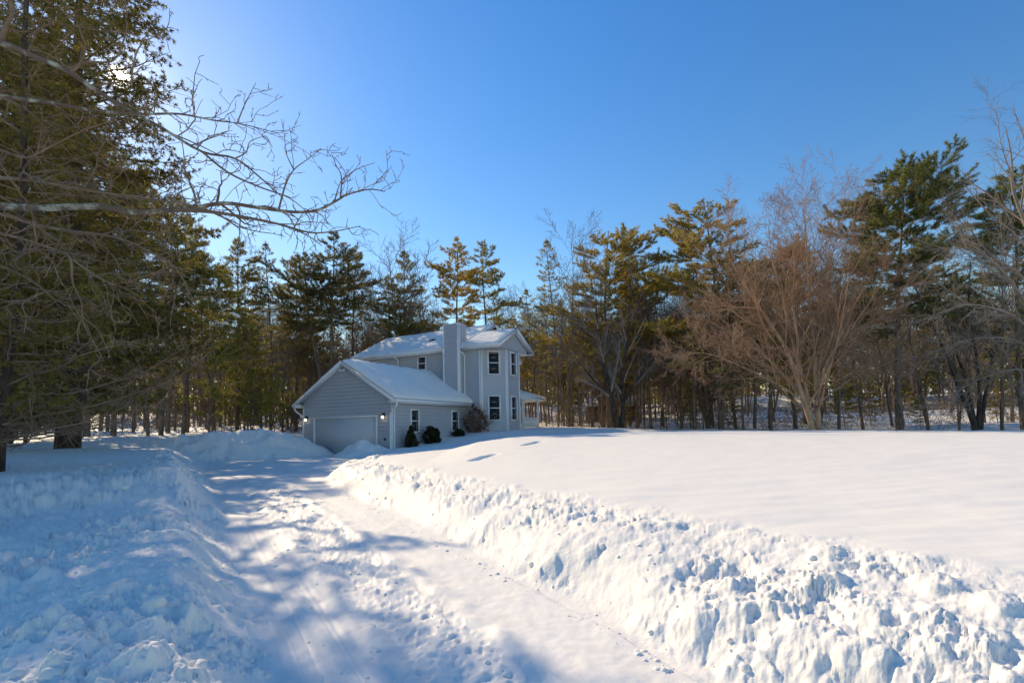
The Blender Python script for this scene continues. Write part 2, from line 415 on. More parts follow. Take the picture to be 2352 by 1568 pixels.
    dz = np.zeros(x.shape); dz[m] = lump * ww * lw
    z = z + dz
    # driveway: wheel tracks and rough middle strip
    dm = (dL < .05) & (dR < .05) & (y < 31)
    X, Yv = x[dm], y[dm]
    wd = dR[dm] + dL[dm]; u = np.where(wd < -.1, dL[dm] / np.minimum(wd, -.1), .5)   # 0 at left foot, 1 at right foot
    mid = .75 * ss(.26, .36, u + .05 * pn(X * 1.5, Yv * 1.5, 5)) * (1 - ss(.56, .66, u + .05 * pn(X * 1.5, Yv * 1.5, 6)))
    mid = mid * (1 - .8 * ss(11, 18, Yv))
    f2, r2 = worley(X * 6, Yv * 6, 21); f3, r3 = worley(X * 13, Yv * 13, 22)
    rough = .022 * (1 - ss(0, .5, f2)) * (r2 > .72) + .018 * (1 - ss(0, .5, f3)) * (r3 > .5) + .022 * fbm(X * 2.5, Yv * 2.5, 4, 23) - .03 * ss(.15, .4, pn(X * 5.2, Yv * 5.2, 24)) - .022 * ss(.2, .45, pn(X * 11, Yv * 11, 30))
    edge = .05 * np.exp(-((u - .29) / .045) ** 2) + .05 * np.exp(-((u - .655) / .04) ** 2)
    flat = .012 * fbm(X * 1.2, Yv * 1.2, 3, 25) + .004 * fbm(X * 8, Yv * 8, 2, 26)
    dz = np.zeros(x.shape); dz[dm] = .8 * mid * (rough + .02) + .003 * pn(u * 26, Yv * .25, 33) - .004 * ss(.2, .6, pn(u * 60, Yv * .15, 34)) * (1 - mid) + .8 * edge * (1 - .8 * ss(11, 18, Yv)) * (.6 + .8 * pn(X * 3, Yv * 3, 27)) + flat
    z = z + dz
    # soft undulation of the untouched snow
    calm = (1 - np.clip(rough_r + rough_l, 0, 1)) * (dR > 0)
    z = z + calm * (.018 * fbm(x * .35, y * .35, 3, 28) + .010 * fbm(x * .9 + y * .3, y * 2.4, 3, 35))
    for ax, ay, bx, by in MARKS:                 # two drag marks in the open snow
        dx, dy = bx - ax, by - ay; tt = np.clip(((x - ax) * dx + (y - ay) * dy) / (dx * dx + dy * dy), 0, 1)
        q = np.hypot(x - ax - tt * dx, y - ay - tt * dy)
        z = z - .13 * (1 - ss(.06, .22, q))
    wood = ss(1.0, 6, dL) * ss(5, 9, np.hypot(x, y))
    z = z + wood * (.05 * fbm(x * .5, y * .5, 3, 29))
    return z, info

def hit(px, py):
    rr = ray(px, py); Y = np.linspace(2, 40, 600); P = rr[None, :] * (Y / rr[1])[:, None]
    z, _ = terrain(P[:, 0], P[:, 1], False); i = np.argmax(P[:, 2] < z); return P[i]
_m = [hit(*p) for p in ((1090, 1057), (1133, 1044), (1208, 1020.6), (1239, 1013))]
MARKS = [(_m[0][0], _m[0][1], _m[1][0], _m[1][1]), (_m[2][0], _m[2][1], _m[3][0], _m[3][1])]
ys = np.concatenate([1 / np.linspace(1 / 1.0, 1 / 13.0, 560)[:-1], np.arange(13, 46, .13), 46 * 1.035 ** np.arange(0, 60)])
_o = 1.30 * np.geomspace(1.004, 3.6, 130)
sx = np.concatenate([-_o[::-1], np.linspace(-1.30, 1.30, 1130), _o])
GY, GS = np.meshgrid(ys, sx, indexing='ij')
GX = GY * GS
GZ, info = terrain(GX, GY)
ny, nx = GX.shape
idx = np.arange(ny * nx).reshape(ny, nx)
quads = np.stack([idx[:-1, :-1], idx[:-1, 1:], idx[1:, 1:], idx[1:, :-1]], -1)
def cen(a): return (a[:-1, :-1] + a[1:, 1:]) / 2
cL, cR, cy = cen(info['dL']), cen(info['dR']), cen(GY); cp = cen(info['pile']); cxx = cen(GX); crr = cen(info['rr']); crl = cen(info['rl'])
lab = np.zeros(cL.shape, int)
jit = .12 * pn(cxx * 2.5, cy * 2.5, 77)
lab[(cL < .0) & (cR < .0) & (cy < 29.5)] = 1
lab[(cR >= 0) & (cR < 1.75 + jit * 3) & (cy < 26) & (lab == 0)] = 2
lab[(cL >= 0) & (cL < 1.25 + jit * 3) & (cy < 24) & (lab == 0)] = 3
lab[(cp > .5) & (cxx < -10) & (cy > 20)] = 4
lab[(cp > .5) & (cxx > -10) & (cy > 20)] = 5
Pall = np.stack([GX, GY, GZ], -1).reshape(-1, 3)
def sub(mask):
    q = quads[mask].reshape(-1, 4); u, inv = np.unique(q, return_inverse=True)
    return Pall[u], inv.reshape(-1, 4)

def clods(n, pick, seed, smin, smax, flat=.75):
    """lumps of thrown snow lying half sunk on the surface"""
    r = np.random.RandomState(seed); V0, F0 = ICO[2]
    pts = np.array([pick(r) for _ in range(n)])
    zz, _ = terrain(pts[:, 0], pts[:, 1])
    shapes = [V0 * (1 + .30 * fbm(V0[:, 0] * 1.7 + 31 * k, V0[:, 1] * 1.7 + V0[:, 2] * 2.1, 2, k))[:, None] for k in range(24)]
    parts = []
    for (x, y), z in zip(pts, zz):
        s = smin * (smax / smin) ** (r.rand() ** 2.2)
        v = shapes[r.randint(24)]
        a = r.rand() * 6.28; ca, sa = math.cos(a), math.sin(a)
        v = v * np.array([1, .7 + .5 * r.rand(), flat * (.7 + .6 * r.rand())]) * s
        v = np.stack([v[:, 0] * ca - v[:, 1] * sa, v[:, 0] * sa + v[:, 1] * ca, v[:, 2]], -1) + np.array([x, y, z - s * .18])
        parts.append((v, F0))
    return merge(parts)

def along(P, t):
    seg = np.hypot(*(P[1:] - P[:-1]).T); c = np.concatenate([[0], np.cumsum(seg)]); s = t * c[-1]
    i = min(np.searchsorted(c, s, 'right') - 1, len(P) - 2); k = (s - c[i]) / seg[i]
    d = (P[i + 1] - P[i]) / seg[i]
    return P[i] + k * (P[i + 1] - P[i]), np.array([d[1], -d[0]])
def pick_r(r):
    p, nrm = along(RFt[1:], r.rand() ** 1.9 * .8); q = p + nrm * (r.rand() ** .8 * 1.8 - .06); return q
def pick_l(r):
    p, nrm = along(LF[1:], r.rand() ** 1.9 * .8); q = p - nrm * (.1 + 1.4 * r.rand()); return q
def pick_d(r):
    p, nrm = along(RFt[1:], r.rand() ** 1.7 * .45)
    w = .1 if r.rand() < .3 else None
    q = p - nrm * (r.rand() * .12 if w else .9 + r.rand() * 1.1); return q

def ground_obj(name, k, m, label, cat, kind=None, extra=None):
    V, Q = sub(lab == k)
    Fc = [Q]
    if extra is not None:
        Fc += [f + len(V) for f in extra[1]]; V = np.concatenate([V, extra[0]])
    o = link(name, mesh(name, V, Fc, m, True))
    return tag(o, label, cat, kind=kind)
# coarse sheet to the horizon joined under the fine one
def coarse():
    g = np.concatenate([-np.geomspace(1800, 15.5, 36), np.linspace(-15, 15, 151), np.geomspace(15.5, 1800, 36)])
    X, Yv = np.meshgrid(g, g, indexing='ij'); z, _ = terrain(X, Yv, True); z = z - .02
    near = (Yv > 1.3) & (np.abs(X) < 4.3 * (Yv - .3)) & (Yv < 260); z = np.where(near, z - .8, z)
    i = np.arange(X.size).reshape(X.shape)
    return np.stack([X, Yv, z], -1).reshape(-1, 3), [np.stack([i[:-1, :-1], i[1:, :-1], i[1:, 1:], i[:-1, 1:]], -1).reshape(-1, 4)]
ground_obj("ground", 0, M['snow'], "smooth untouched snow over the open field and woods", "ground", "structure", coarse())
ground_obj("driveway", 1, M['packed'], "snow covered driveway with wheel tracks leading to the garage", "driveway", "structure", clods(420, pick_d, 3, .006, .028))
ground_obj("snow_bank", 2, M['bank'], "sunlit lumpy ploughed snow bank along the field side of the driveway", "snow bank", None, clods(240, pick_r, 4, .010, .04))
ground_obj("snow_bank", 3, M['bank'], "shaded lumpy snow bank on the driveway side nearest the big evergreens", "snow bank", None, clods(400, pick_l, 5, .014, .06))
ground_obj("snow_pile", 4, M['bank'], "tall blue shaded snow pile heaped beside the garage", "snow pile")
ground_obj("snow_pile", 5, M['bank'], "small pointed snow pile in front of the garage door", "snow pile")

def gz(x, y):
    z, _ = terrain(np.array([float(x)]), np.array([float(y)]), False); return float(z[0])

# ------------------------------------------------------------------ the house
BZ = -1.34
house = empty("house", hw(0, 0, BZ), -TH)
tag(house, "grey blue clapboard house with attached garage, white trim and snow covered roofs", "house")
class HB(MB):
    def build(s, name, m, parent=None, smooth=False):
        s.V = [(a, b, c - BZ) for a, b, c in s.V]
        return MB.build(s, name, m, parent if parent is not None else house, smooth)
    def clap(s, o, t, n, outline, course=.21):
        """lap siding on a convex outline [(t, z)...] in the wall plane through o"""
        zs = [p[1] for p in outline]; z = min(zs); zt = max(zs)
        def span(zz):
            xs = []
            for i in range(len(outline)):
                (a, b), (c, d) = outline[i], outline[(i + 1) % len(outline)]
                if (b - zz) * (d - zz) <= 0 and b != d: xs.append(a + (zz - b) / (d - b) * (c - a))
                elif b == zz == d: xs += [a, c]
            return (min(xs), max(xs)) if xs else None
        def P(tt, zz, out): return (o[0] + t[0] * tt + n[0] * out, o[1] + t[1] * tt + n[1] * out, zz)
        cuts = sorted(set([z + k * course for k in range(int((zt - z) / course) + 1)] + [p[1] for p in outline]))
        for a, b in zip(cuts[:-1], cuts[1:]):
            if b - a < 1e-4: continue
            A, B = span(a + 1e-6), span(b - 1e-6)
            if not A or not B: continue
            k0 = ((a - z) / course) % 1; k1 = k0 + (b - a) / course
            g = .028 if k0 < 1e-3 and b - a > .06 else 0.0
            A2 = span(a + g + 1e-6)
            o0 = .04 * (1 - .6 * k0); o1 = .04 * (1 - .6 * min(k1, 1))
            if g:
                s.add([P(A[0], a, 0), P(A[1], a, 0), P(A2[1], a + g, 0), P(A2[0], a + g, 0)], [(0, 1, 2, 3)])
                s.add([P(A2[0], a + g, 0), P(A2[1], a + g, 0), P(A2[1], a + g, o0), P(A2[0], a + g, o0)], [(0, 1, 2, 3)])
            s.add([P(A2[0], a + g, o0), P(A2[1], a + g, o0), P(B[1], b, o1), P(B[0], b, o1)], [(0, 1, 2, 3)])
            s.add([P(B[0], b, o1), P(B[1], b, o1), P(B[1], b, 0), P(B[0], b, 0)], [(0, 1, 2, 3)])

q2 = math.sqrt(.5)
K1, K2, K3, K4 = (.97, 7.6), (2.27, 8.9), (2.27, 10.75), (.97, 12.05)
# garage walls
b = HB()
b.clap((0, 0), (1, 0), (0, -1), [(-7.2, -1.9), (0, -1.9), (0, 1.85), (-3.6, 3.965), (-7.2, 1.85)])
b.clap((0, 0), (0, 1), (1, 0), [(0, -1.9), (7.6, -1.9), (7.6, 1.70), (0, 1.70)])
b.clap((-7.2, 0), (0, 1), (-1, 0), [(0, -1.9), (7.6, -1.9), (7.6, 1.70), (0, 1.70)])
b.build("garage_wall", M['siding'])
# main block
b = HB()
b.clap((0, 7.6), (1, 0), (0, -1), [(-10.6, -1.5), (.97, -1.5), (.97, 5.52), (-10.6, 5.52)])
b.clap((-.5, 0), (0, 1), (1, 0), [(7.65, -.8), (15.6, -.8), (15.6, 5.69), (11.6, 7.81), (7.65, 5.71)])
b.clap((-10.6, 0), (0, 1), (-1, 0), [(7.6, -1.5), (15.6, -1.5), (15.6, 5.69), (11.6, 7.81), (7.6, 5.69)])
b.clap((0, 15.6), (1, 0), (0, 1), [(-10.6, -1.2), (-.5, -1.2), (-.5, 5.52), (-10.6, 5.52)])
b.build("main_wall", M['siding'])
# bay tower
b = HB()
b.clap(K1, (q2, q2), (q2, -q2), [(0, -.8), (1.838, -.8), (1.838, 5.44), (0, 5.44)])
b.clap((2.27, 0), (0, 1), (1, 0), [(8.9, -.8), (10.75, -.8), (10.75, 5.44), (8.9, 5.44)])
b.clap(K3, (-q2, q2), (q2, q2), [(0, -.8), (1.838, -.8), (1.838, 5.44), (0, 5.44)])
b.clap((0, 12.05), (1, 0), (0, 1), [(-.45, -.8), (.97, -.8), (.97, 5.44), (-.45, 5.44)])
b.clap((2.27, 0), (0, 1), (1, 0), [(7.62, 5.46), (12.03, 5.46), (12.03, 5.66), (9.83, 6.83), (7.62, 5.66)])
b.build("bay_wall", M['siding'])
# corner boards
def vboard(x, y, z0, z1, w=.11, d=.065, t=(1, 0), n=(0, -1), parent=None):
    b = HB(); b.obox((x - t[0] * w / 2, y - t[1] * w / 2, z0), (t[0] * w, t[1] * w, 0), (n[0] * d, n[1] * d, 0), (0, 0, z1 - z0))
    b.build("corner_board", M['trim'], parent)
vboard(-.055, 0, -1.9, 1.6); vboard(0, .06, -1.9, 1.6, t=(0, 1), n=(1, 0)); vboard(-7.145, 0, -1.9, 1.6)
vboard(.915, 7.6, -.8, 5.44); vboard(K1[0] + .04, K1[1] + .04, -.8, 5.44, t=(q2, q2), n=(q2, -q2))
vboard(K2[0] - .04, K2[1] - .04, -.8, 5.44, t=(q2, q2), n=(q2, -q2)); vboard(2.27, 8.96, -.8, 5.44, t=(0, 1), n=(1, 0))
vboard(2.27, 10.69, -.8, 5.44, t=(0, 1), n=(1, 0)); vboard(-.5, 15.54, -.8, 5.4, t=(0, 1), n=(1, 0))

# roofs: one part each, with its white edge boards and its snow
GP = .59
def gro(u): return 4.1 - GP * abs(u + 3.6)
b = HB()
for s in (1, -1):
    e = -3.6 + s * 4.0
    P = [(-3.6, -.4, 4.1), (e, -.4, 4.1 - GP * 4), (e, -.4, 4.1 - GP * 4 - .12), (-3.6, -.4, 3.98)]
    b.prism(P if s < 0 else P[::-1], (0, 7.98, 0))
groof = b.build("garage_roof", M['shingle'])
b = HB()
for s in (1, -1):
    e = -3.6 + s * 4.03; z0 = 4.1 - GP * 4.03
    P = [(-3.6, -.44, 4.11), (e, -.44, z0 + .01), (e, -.44, z0 - .20), (-3.6, -.44, 3.9)]
    b.prism(P if s < 0 else P[::-1], (0, .035, 0))                                  # rake board
    P = [(-3.6, -.40, 3.97), (e, -.40, z0 - .14), (e, -.40, z0 - .165), (-3.6, -.40, 3.945)]
    b.prism(P if s < 0 else P[::-1], (0, .42, 0))                                  # sloping soffit
    a, c = sorted((-3.6 + s * 3.62, -3.6 + s * 4.02))
    b.box((a, -.403, 1.50), (c, -.005, 1.70))                                      # boxed return
    b.box((a, .0, 1.50), (c, 7.3, 1.545)); b.box((c - .03 if s > 0 else a, .0, 1.545), (c if s > 0 else a + .03, 7.3, 1.73))
b.build("roof_trim", M['trim'], groof)

MP = .534
b = HB()
P = [(-10.95, 7.2, 5.6), (-10.95, 11.6, 7.95), (-10.95, 16.0, 5.6), (-10.95, 16.0, 5.47), (-10.95, 11.6, 7.82), (-10.95, 7.2, 5.47)]
b.prism(P[::-1], (10.8, 0, 0))
mroof = b.build("main_roof", M['shingle'])
b = HB()
for uu in (-.15, -10.985):
    for s in (1, -1):
        P = [(uu, 11.6, 7.965), (uu, 11.6 - s * 4.42, 5.605), (uu, 11.6 - s * 4.42, 5.38), (uu, 11.6, 7.74)]
        b.prism(P if s > 0 else P[::-1], (.035, 0, 0))
b.box((-10.95, 7.16, 5.42), (-1.69, 7.2, 5.63)); b.box((-10.95, 7.2, 5.42), (-1.69, 7.58, 5.46))
b.box((-10.95, 16.0, 5.40), (-.15, 16.04, 5.62)); b.box((-10.95, 15.63, 5.42), (-.5, 16.0, 5.46))
b.box((-.49, 15.6, 5.30), (-.15, 16.02, 5.6))
b.build("roof_trim", M['trim'], mroof)
b = HB()
P = [(-.14, 7.2, 5.602), (-.14, 9.83, 7.006), (-.14, 12.46, 5.602), (-.14, 12.46, 5.472), (-.14, 9.83, 6.876), (-.14, 7.2, 5.472)]
b.prism(P[::-1], (2.79, 0, 0))
broof = b.build("bay_roof", M['shingle'])
b = HB()
for s in (1, -1):
    P = [(2.65, 9.83, 7.02), (2.65, 9.83 - s * 2.65, 5.605), (2.65, 9.83 - s * 2.65, 5.36), (2.65, 9.83, 6.775)]
    b.prism(P if s > 0 else P[::-1], (.035, 0, 0))
    P = [(2.30, 9.83, 6.86), (2.30, 9.83 - s * 2.63, 5.455), (2.30, 9.83 - s * 2.63, 5.43), (2.30, 9.83, 6.835)]
    b.prism(P if s > 0 else P[::-1], (.35, 0, 0))
b.box((-.36, 7.16, 5.42), (2.65, 7.2, 5.63)); b.box((-.14, 12.46, 5.42), (2.65, 12.5, 5.62))
b.prism([(-.36, 7.2, 5.42), (2.65, 7.2, 5.42), (2.65, 7.62, 5.42), (2.27, 7.62, 5.42), (2.27, 8.9, 5.42), (.97, 7.6, 5.42), (-.36, 7.6, 5.42)], (0, 0, .035))
b.prism([(2.65, 12.46, 5.42), (-.14, 12.46, 5.42), (-.14, 12.07, 5.42), (.97, 12.05, 5.42), (2.27, 10.75, 5.42), (2.27, 12.03, 5.42), (2.65, 12.03, 5.42)], (0, 0, .035))
b.build("roof_trim", M['trim'], broof)

def snow_sheet(u0, u1, v0, v1, zr, th, parent, seed, nu=90, nv=70, edge=.4, rag=.0, open_=()):
    U, Vv = np.meshgrid(np.linspace(0, 1, nu), np.linspace(0, 1, nv), indexing='ij')
    u = u0 + (u1 - u0) * U; v = v0 + (v1 - v0) * Vv
    if rag: v = v + rag * (1 - Vv) * (fbm(u * 1.3, v * 0, 3, seed + 3) + .3)
    ds = []
    if 'u0' not in open_: ds.append(u - u0)
    if 'u1' not in open_: ds.append(u1 - u)
    if 'v0' not in open_: ds.append((Vv) * (v1 - v0))
    if 'v1' not in open_: ds.append(v1 - v)
    d = np.minimum.reduce(ds); e = np.sqrt(1 - (1 - np.clip(d / edge, 0, 1)) ** 2)
    z = zr(u, v) + .012 + th * (.10 + .90 * e) * (1 + .18 * fbm(u * .6, v * .6, 3, seed)) + .012 * fbm(u * 2.2, v * 2.2, 3, seed + 1)
    top = np.stack([u, v, z - BZ], -1).reshape(-1, 3); bot = np.stack([u, v, zr(u, v) + .006 - BZ], -1).reshape(-1, 3)
    i = np.arange(nu * nv).reshape(nu, nv); n = nu * nv
    q = [np.stack([i[:-1, :-1], i[1:, :-1], i[1:, 1:], i[:-1, 1:]], -1).reshape(-1, 4)]
    for line in (i[:, 0], i[:, -1][::-1], i[0, :][::-1], i[-1, :]):
        q.append(np.stack([line[:-1] + n, line[1:] + n, line[1:], line[:-1]], -1))
    me = mesh("roof_snow", np.concatenate([top, bot]), q, M['snow'], True)
    return link("roof_snow", me, parent)
snow_sheet(-7.58, .38, -.33, 7.56, lambda u, v: 4.1 - GP * (np.abs(u + 3.6) + .42 * np.exp(-np.abs(u + 3.6) / .42)) + .12 * np.exp(-np.abs(u + 3.6) / .8), .30, groof, 11, 160, 110, edge=.75, open_=('v1',))
mz = lambda u, v: 7.95 - MP * np.abs(v - 11.6)
snow_sheet(-10.93, -.17, 7.22, 11.45, mz, .17, mroof, 12, 150, 60, rag=.16)
snow_sheet(-10.93, -.17, 11.62, 15.9, mz, .17, mroof, 15, 60, 40)
snow_sheet(-.16, 2.58, 7.24, 12.4, lambda u, v: 7.006 - MP * (np.sqrt((v - 9.83) ** 2 + .05) - .03), .15, broof, 13, 60, 80, rag=.04, open_=('u0',))

# gutters and downspouts
b = HB(); b.box((.43, -.42, 1.56), (.55, 7.22, 1.71)); b.build("gutter", M['trim'])
b = HB(); b.box((-7.75, -.42, 1.56), (-7.63, 7.3, 1.71)); b.build("gutter", M['trim'])
b = HB(); b.box((-.62, 7.04, 5.5), (2.64, 7.157, 5.645)); b.build("gutter", M['trim'])
b = HB(); b.box((-10.95, 7.04, 5.5), (-1.72, 7.157, 5.645)); b.build("gutter", M['trim'])
def spout(pts):
    b = HB(); b.tube(pts, .05, 8); b.build("downspout", M['trim'], smooth=True)
spout([(.49, -.25, 1.56), (.49, -.25, 1.42), (.3, -.18, 1.25), (-.05, -.09, .97), (-.12, -.075, .85), (-.12, -.075, -1.3)])
spout([(-7.69, -.25, 1.56), (-7.69, -.25, 1.4), (-7.5, -.2, 1.22), (-7.25, -.09, 1.02), (-7.13, -.075, .88), (-7.13, -.075, -1.5)])
spout([(-.45, 7.1, 5.5), (-.45, 7.1, 5.4), (-.3, 7.4, 5.2), (-.27, 7.51, 5.05), (-.27, 7.51, 2.15)])
spout([(-6.2, 7.1, 5.5), (-6.2, 7.1, 5.4), (-6.2, 7.5, 5.2), (-6.2, 7.52, 3.0)])

# chimney
b = HB(); u0, u1, v0, v1 = -1.67, -.37, 6.98, 7.9
b.clap((0, v0), (1, 0), (0, -1), [(u0, 0), (u1, 0), (u1, 7.22), (u0, 7.22)])
b.clap((u1, 0), (0, 1), (1, 0), [(v0, 0), (v1, 0), (v1, 7.22), (v0, 7.22)])
b.clap((u0, 0), (0, 1), (-1, 0), [(v0, 0), (v1, 0), (v1, 7.22), (v0, 7.22)])
b.clap((0, v1), (1, 0), (0, 1), [(u0, 5), (u1, 5), (u1, 7.22), (u0, 7.22)])
ch = b.build("chimney", M['siding'])
b = HB(); b.box((u0 - .03, v0 - .03, 7.22), (u1 + .03, v1 + .03, 7.27)); b.build("chimney_cap", M['trim'], ch)
b = HB(); b.tube([(-1.0, 7.45, 7.27), (-1.0, 7.45, 7.38)], .13, 12); b.build("flue", M['blackmetal'], ch, True)
for x, y, t, n in ((u1 - .05, v0, (1, 0), (0, -1)), (u0 + .05, v0, (1, 0), (0, -1)), (u1, v0 + .05, (0, 1), (1, 0))): vboard(x, y, 0, 7.2, t=t, n=n, parent=ch)
b = HB(); b.tube([(-4.1, 9.0, 6.5), (-4.1, 9.0, 6.83)], .07, 10); b.box((-4.35, 8.85, 6.66), (-3.85, 9.15, 6.79)); b.build("roof_vent", M['blackmetal'])

# windows
def window(o, t, n, t0, t1, z0, z1, blind=0, curtain=False):
    def ob(m, a, bb, za, zb, d0, d1):
        m.obox((o[0] + t[0] * a + n[0] * d0, o[1] + t[1] * a + n[1] * d0, za), (t[0] * (bb - a), t[1] * (bb - a), 0), (n[0] * (d1 - d0), n[1] * (d1 - d0), 0), (0, 0, zb - za))
    w = .085; zm = (z0 + z1) / 2
    f = HB()
    ob(f, t0, t0 + w, z0 + w, z1 - w, .0, .09); ob(f, t1 - w, t1, z0 + w, z1 - w, .0, .09)
    ob(f, t0, t1, z1 - w, z1, .0, .095); ob(f, t0 - .02, t1 + .02, z0, z0 + w, .0, .115)
    fo = f.build("window", M['trim'])
    sfr = HB(); k = .022
    ob(sfr, t0 + w, t1 - w, zm - .03, zm + .03, .012, .078)
    ob(sfr, t0 + w, t0 + w + k, z0 + w, zm - .03, .012, .072); ob(sfr, t1 - w - k, t1 - w, z0 + w, zm - .03, .012, .072)
    ob(sfr, t0 + w, t0 + w + k, zm + .03, z1 - w, .012, .068); ob(sfr, t1 - w - k, t1 - w, zm + .03, z1 - w, .012, .068)
    sfr.build("sash", M['trim'], fo)
    for a, c in ((z0 + w, zm - .03), (zm + .03, z1 - w)):
        p = HB(); ob(p, t0 + w + k, t1 - w - k, a, c, .008, .058); p.build("pane", M['glass'], fo)
    if blind:
        p = HB(); ob(p, t0 + w + k, t1 - w - k, z1 - w - blind, z1 - w, .0585, .062); p.build("blind", M['drape'], fo)
    return fo
SW = ((0, 0), (0, 1), (1, 0))
window(*SW, 1.40, 2.20, -.16, 1.22); window(*SW, 5.43, 6.28, -.14, 1.22)
FWl = ((0, 7.6), (1, 0), (0, -1))
window(*FWl, -4.4, -3.58, 4.30, 5.34); window(*FWl, -8.98, -8.17, 4.2, 5.32)
CA = (K1, (q2, q2), (q2, -q2))
window(*CA, .46, 1.37, 3.64, 5.32, blind=.13); window(*CA, .45, 1.36, .52, 2.26)
SB = ((2.27, 0), (0, 1), (1, 0))
window(*SB, 9.38, 10.28, 3.66, 5.34); window(*SB, 9.36, 10.26, .52, 2.25)

# garage door, lanterns, floodlight, vent
b = HB()
b.box((-6.05, -.06, -1.4), (-1.19, .02, .79))
gd = b.build("garage_door", M['doorpaint'])
b = HB(); b.box((-6.22, -.12, -1.4), (-6.055, .0, .79)); b.box((-1.185, -.12, -1.4), (-1.10, .0, .79)); b.box((-6.22, -.122, .795), (-1.10, .0, .88)); b.build("door_frame", M['trim'], gd)
for u in (-6.83, -.62):
    b = HB(); b.box((u - .06, -.05, .68), (u + .06, -.022, .98)); b.bar((u, -.04, .93), (u, -.16, .95), .025, .025); b.tube([(u, -.16, .98), (u, -.16, .86)], .04, 8)
    b.prism([(u - .1, -.26, .84), (u + .1, -.26, .84), (u + .1, -.06, .84), (u - .1, -.06, .84)], (0, 0, .025))
    ln = b.build("wall_lantern", M['blackmetal'])
    b = HB(); b.ball((u, -.16, .75), .082, (1, 1, 1.05)); b.build("globe", M['lamp'], ln, True)
b = HB(); b.box((-3.8, -.06, 3.5), (-3.6, -.022, 3.62)); fl = b.build("floodlight", M['flood'])
for s in (-1, 1):
    b = HB(); x = -3.7 + s * .13; b.tube([(x - s * .06, -.06, 3.56), (x, -.16, 3.58)], .03, 8); b.ball((x + s * .02, -.2, 3.58), .095, (1, 1.1, .9)); b.build("lamp_head", M['flood'], fl, True)
b = HB(); b.box((-.63, -.06, -.53), (-.49, -.02, -.40)); b.build("wall_vent", M['blackmetal'])

# porch in the corner behind the bay
b = HB(); b.box((-.45, 12.08, -.3), (1.55, 16.5, .02)); po = b.build("porch", M['trim'])
b = HB()
b.add([(-.47, 12.07, 3.12), (1.68, 12.07, 2.34), (1.68, 16.7, 2.34), (-.47, 16.7, 2.34), (-.47, 15.0, 3.12), (-.47, 12.07, 2.34)], [(0, 1, 2, 4), (4, 2, 3), (0, 5, 1)])
b.box((1.62, 12.07, 2.16), (1.68, 16.7, 2.335)); b.box((-.47, 16.64, 2.16), (1.62, 16.7, 2.335)); b.box((-.47, 12.07, 2.17), (1.62, 16.64, 2.2)); b.build("porch_roof", M['trim'], po)
b = HB(); k = .15
b.add([(-.47, 12.05, 3.14 + k), (1.60, 12.05, 2.36 + k), (1.60, 16.62, 2.36 + k), (-.47, 16.62, 2.36 + k), (-.47, 15.0, 3.14 + k), (1.70, 12.05, 2.35), (1.70, 16.72, 2.35), (-.47, 16.72, 2.35), (-.47, 12.05, 2.35)],
      [(0, 1, 2, 4), (4, 2, 3), (1, 5, 6, 2), (2, 6, 7, 3), (0, 8, 5, 1)]); b.build("roof_snow", M['snow'], po)
for u, v in ((1.45, 12.75), (1.45, 15.5), (-.3, 16.4)):
    b = HB(); b.box((u - .07, v - .07, .0), (u + .07, v + .07, 2.17)); b.box((u - .1, v - .1, 2.0), (u + .1, v + .1, 2.12)); b.build("post", M['trim'], po)
b = HB(); b.bar((1.45, 12.83, .80), (1.45, 15.42, .80), .08, .05); b.bar((1.45, 12.83, .1), (1.45, 15.42, .1), .06, .05)
for i in range(22):
    y = 12.83 + 2.59 * (i + .5) / 22; b.box((1.42, y - .03, .12), (1.48, y + .03, .78))
b.build("railing", M['trim'], po)

# ------------------------------------------------------------------ plants: generators
def unit(v): v = np.asarray(v, float); return v / (np.linalg.norm(v) + 1e-9)
def perp(r, d):
    a = np.cross(d, r.normal(size=3)); return unit(a)

def stick(r, p, d, L, r0, r1, n=5, wob=.12, trop=0.0, sag=0.0):
    pts = [np.array(p, float)]; d = unit(d); st = L / n
    for i in range(n):
        d = unit(d + r.normal(size=3) * wob + np.array([0, 0, trop - sag]))
        pts.append(pts[-1] + d * st)
    return np.array(pts), r0 + (r1 - r0) * np.linspace(0, 1, n + 1) ** .9

def point_on(st, t):
    pts, rad = st; k = t * (len(pts) - 1); i = min(int(k), len(pts) - 2); f = k - i
    return pts[i] + f * (pts[i + 1] - pts[i]), unit(pts[i + 1] - pts[i]), rad[i] + f * (rad[i + 1] - rad[i])

def ramify(r, st, L, lvl, spec, out, rmin=.003):
    """children of a stick; spec[lvl] = (count, length ratio, angle lo, hi, t0, wobble, tropism, segments)"""
    if lvl >= len(spec): return
    n, lr, a0, a1, t0, wob, trop, seg = spec[lvl]
    n = max(1, int(n * (.75 + .5 * r.rand())))
    ph = r.rand() * 6.28
    for k in range(n):
        t = t0 + (1 - t0) * (k + r.rand() * .9) / n
        p, d, rr = point_on(st, min(t, .99))
        a = a0 + (a1 - a0) * r.rand(); ph += 2.4 + r.normal() * .4
        x = unit(np.cross(d, [.13, .27, .95])); y = np.cross(d, x)
        nd = d * math.cos(a) + (x * math.cos(ph) + y * math.sin(ph)) * math.sin(a)
        l = L * lr * (1.15 - .65 * t) * (.7 + .6 * r.rand())
        c = stick(r, p, nd, l, max(rr * .62, rmin * 1.4), max(rr * .16, rmin), seg, wob, trop)
        out.append((lvl, c)); ramify(r, c, l, lvl + 1, spec, out, rmin)

def by_level(out, sides):
    parts = [tubes([c for l, c in out if l == k], sides[k]) for k in sorted({l for l, _ in out})]
    return merge(parts)

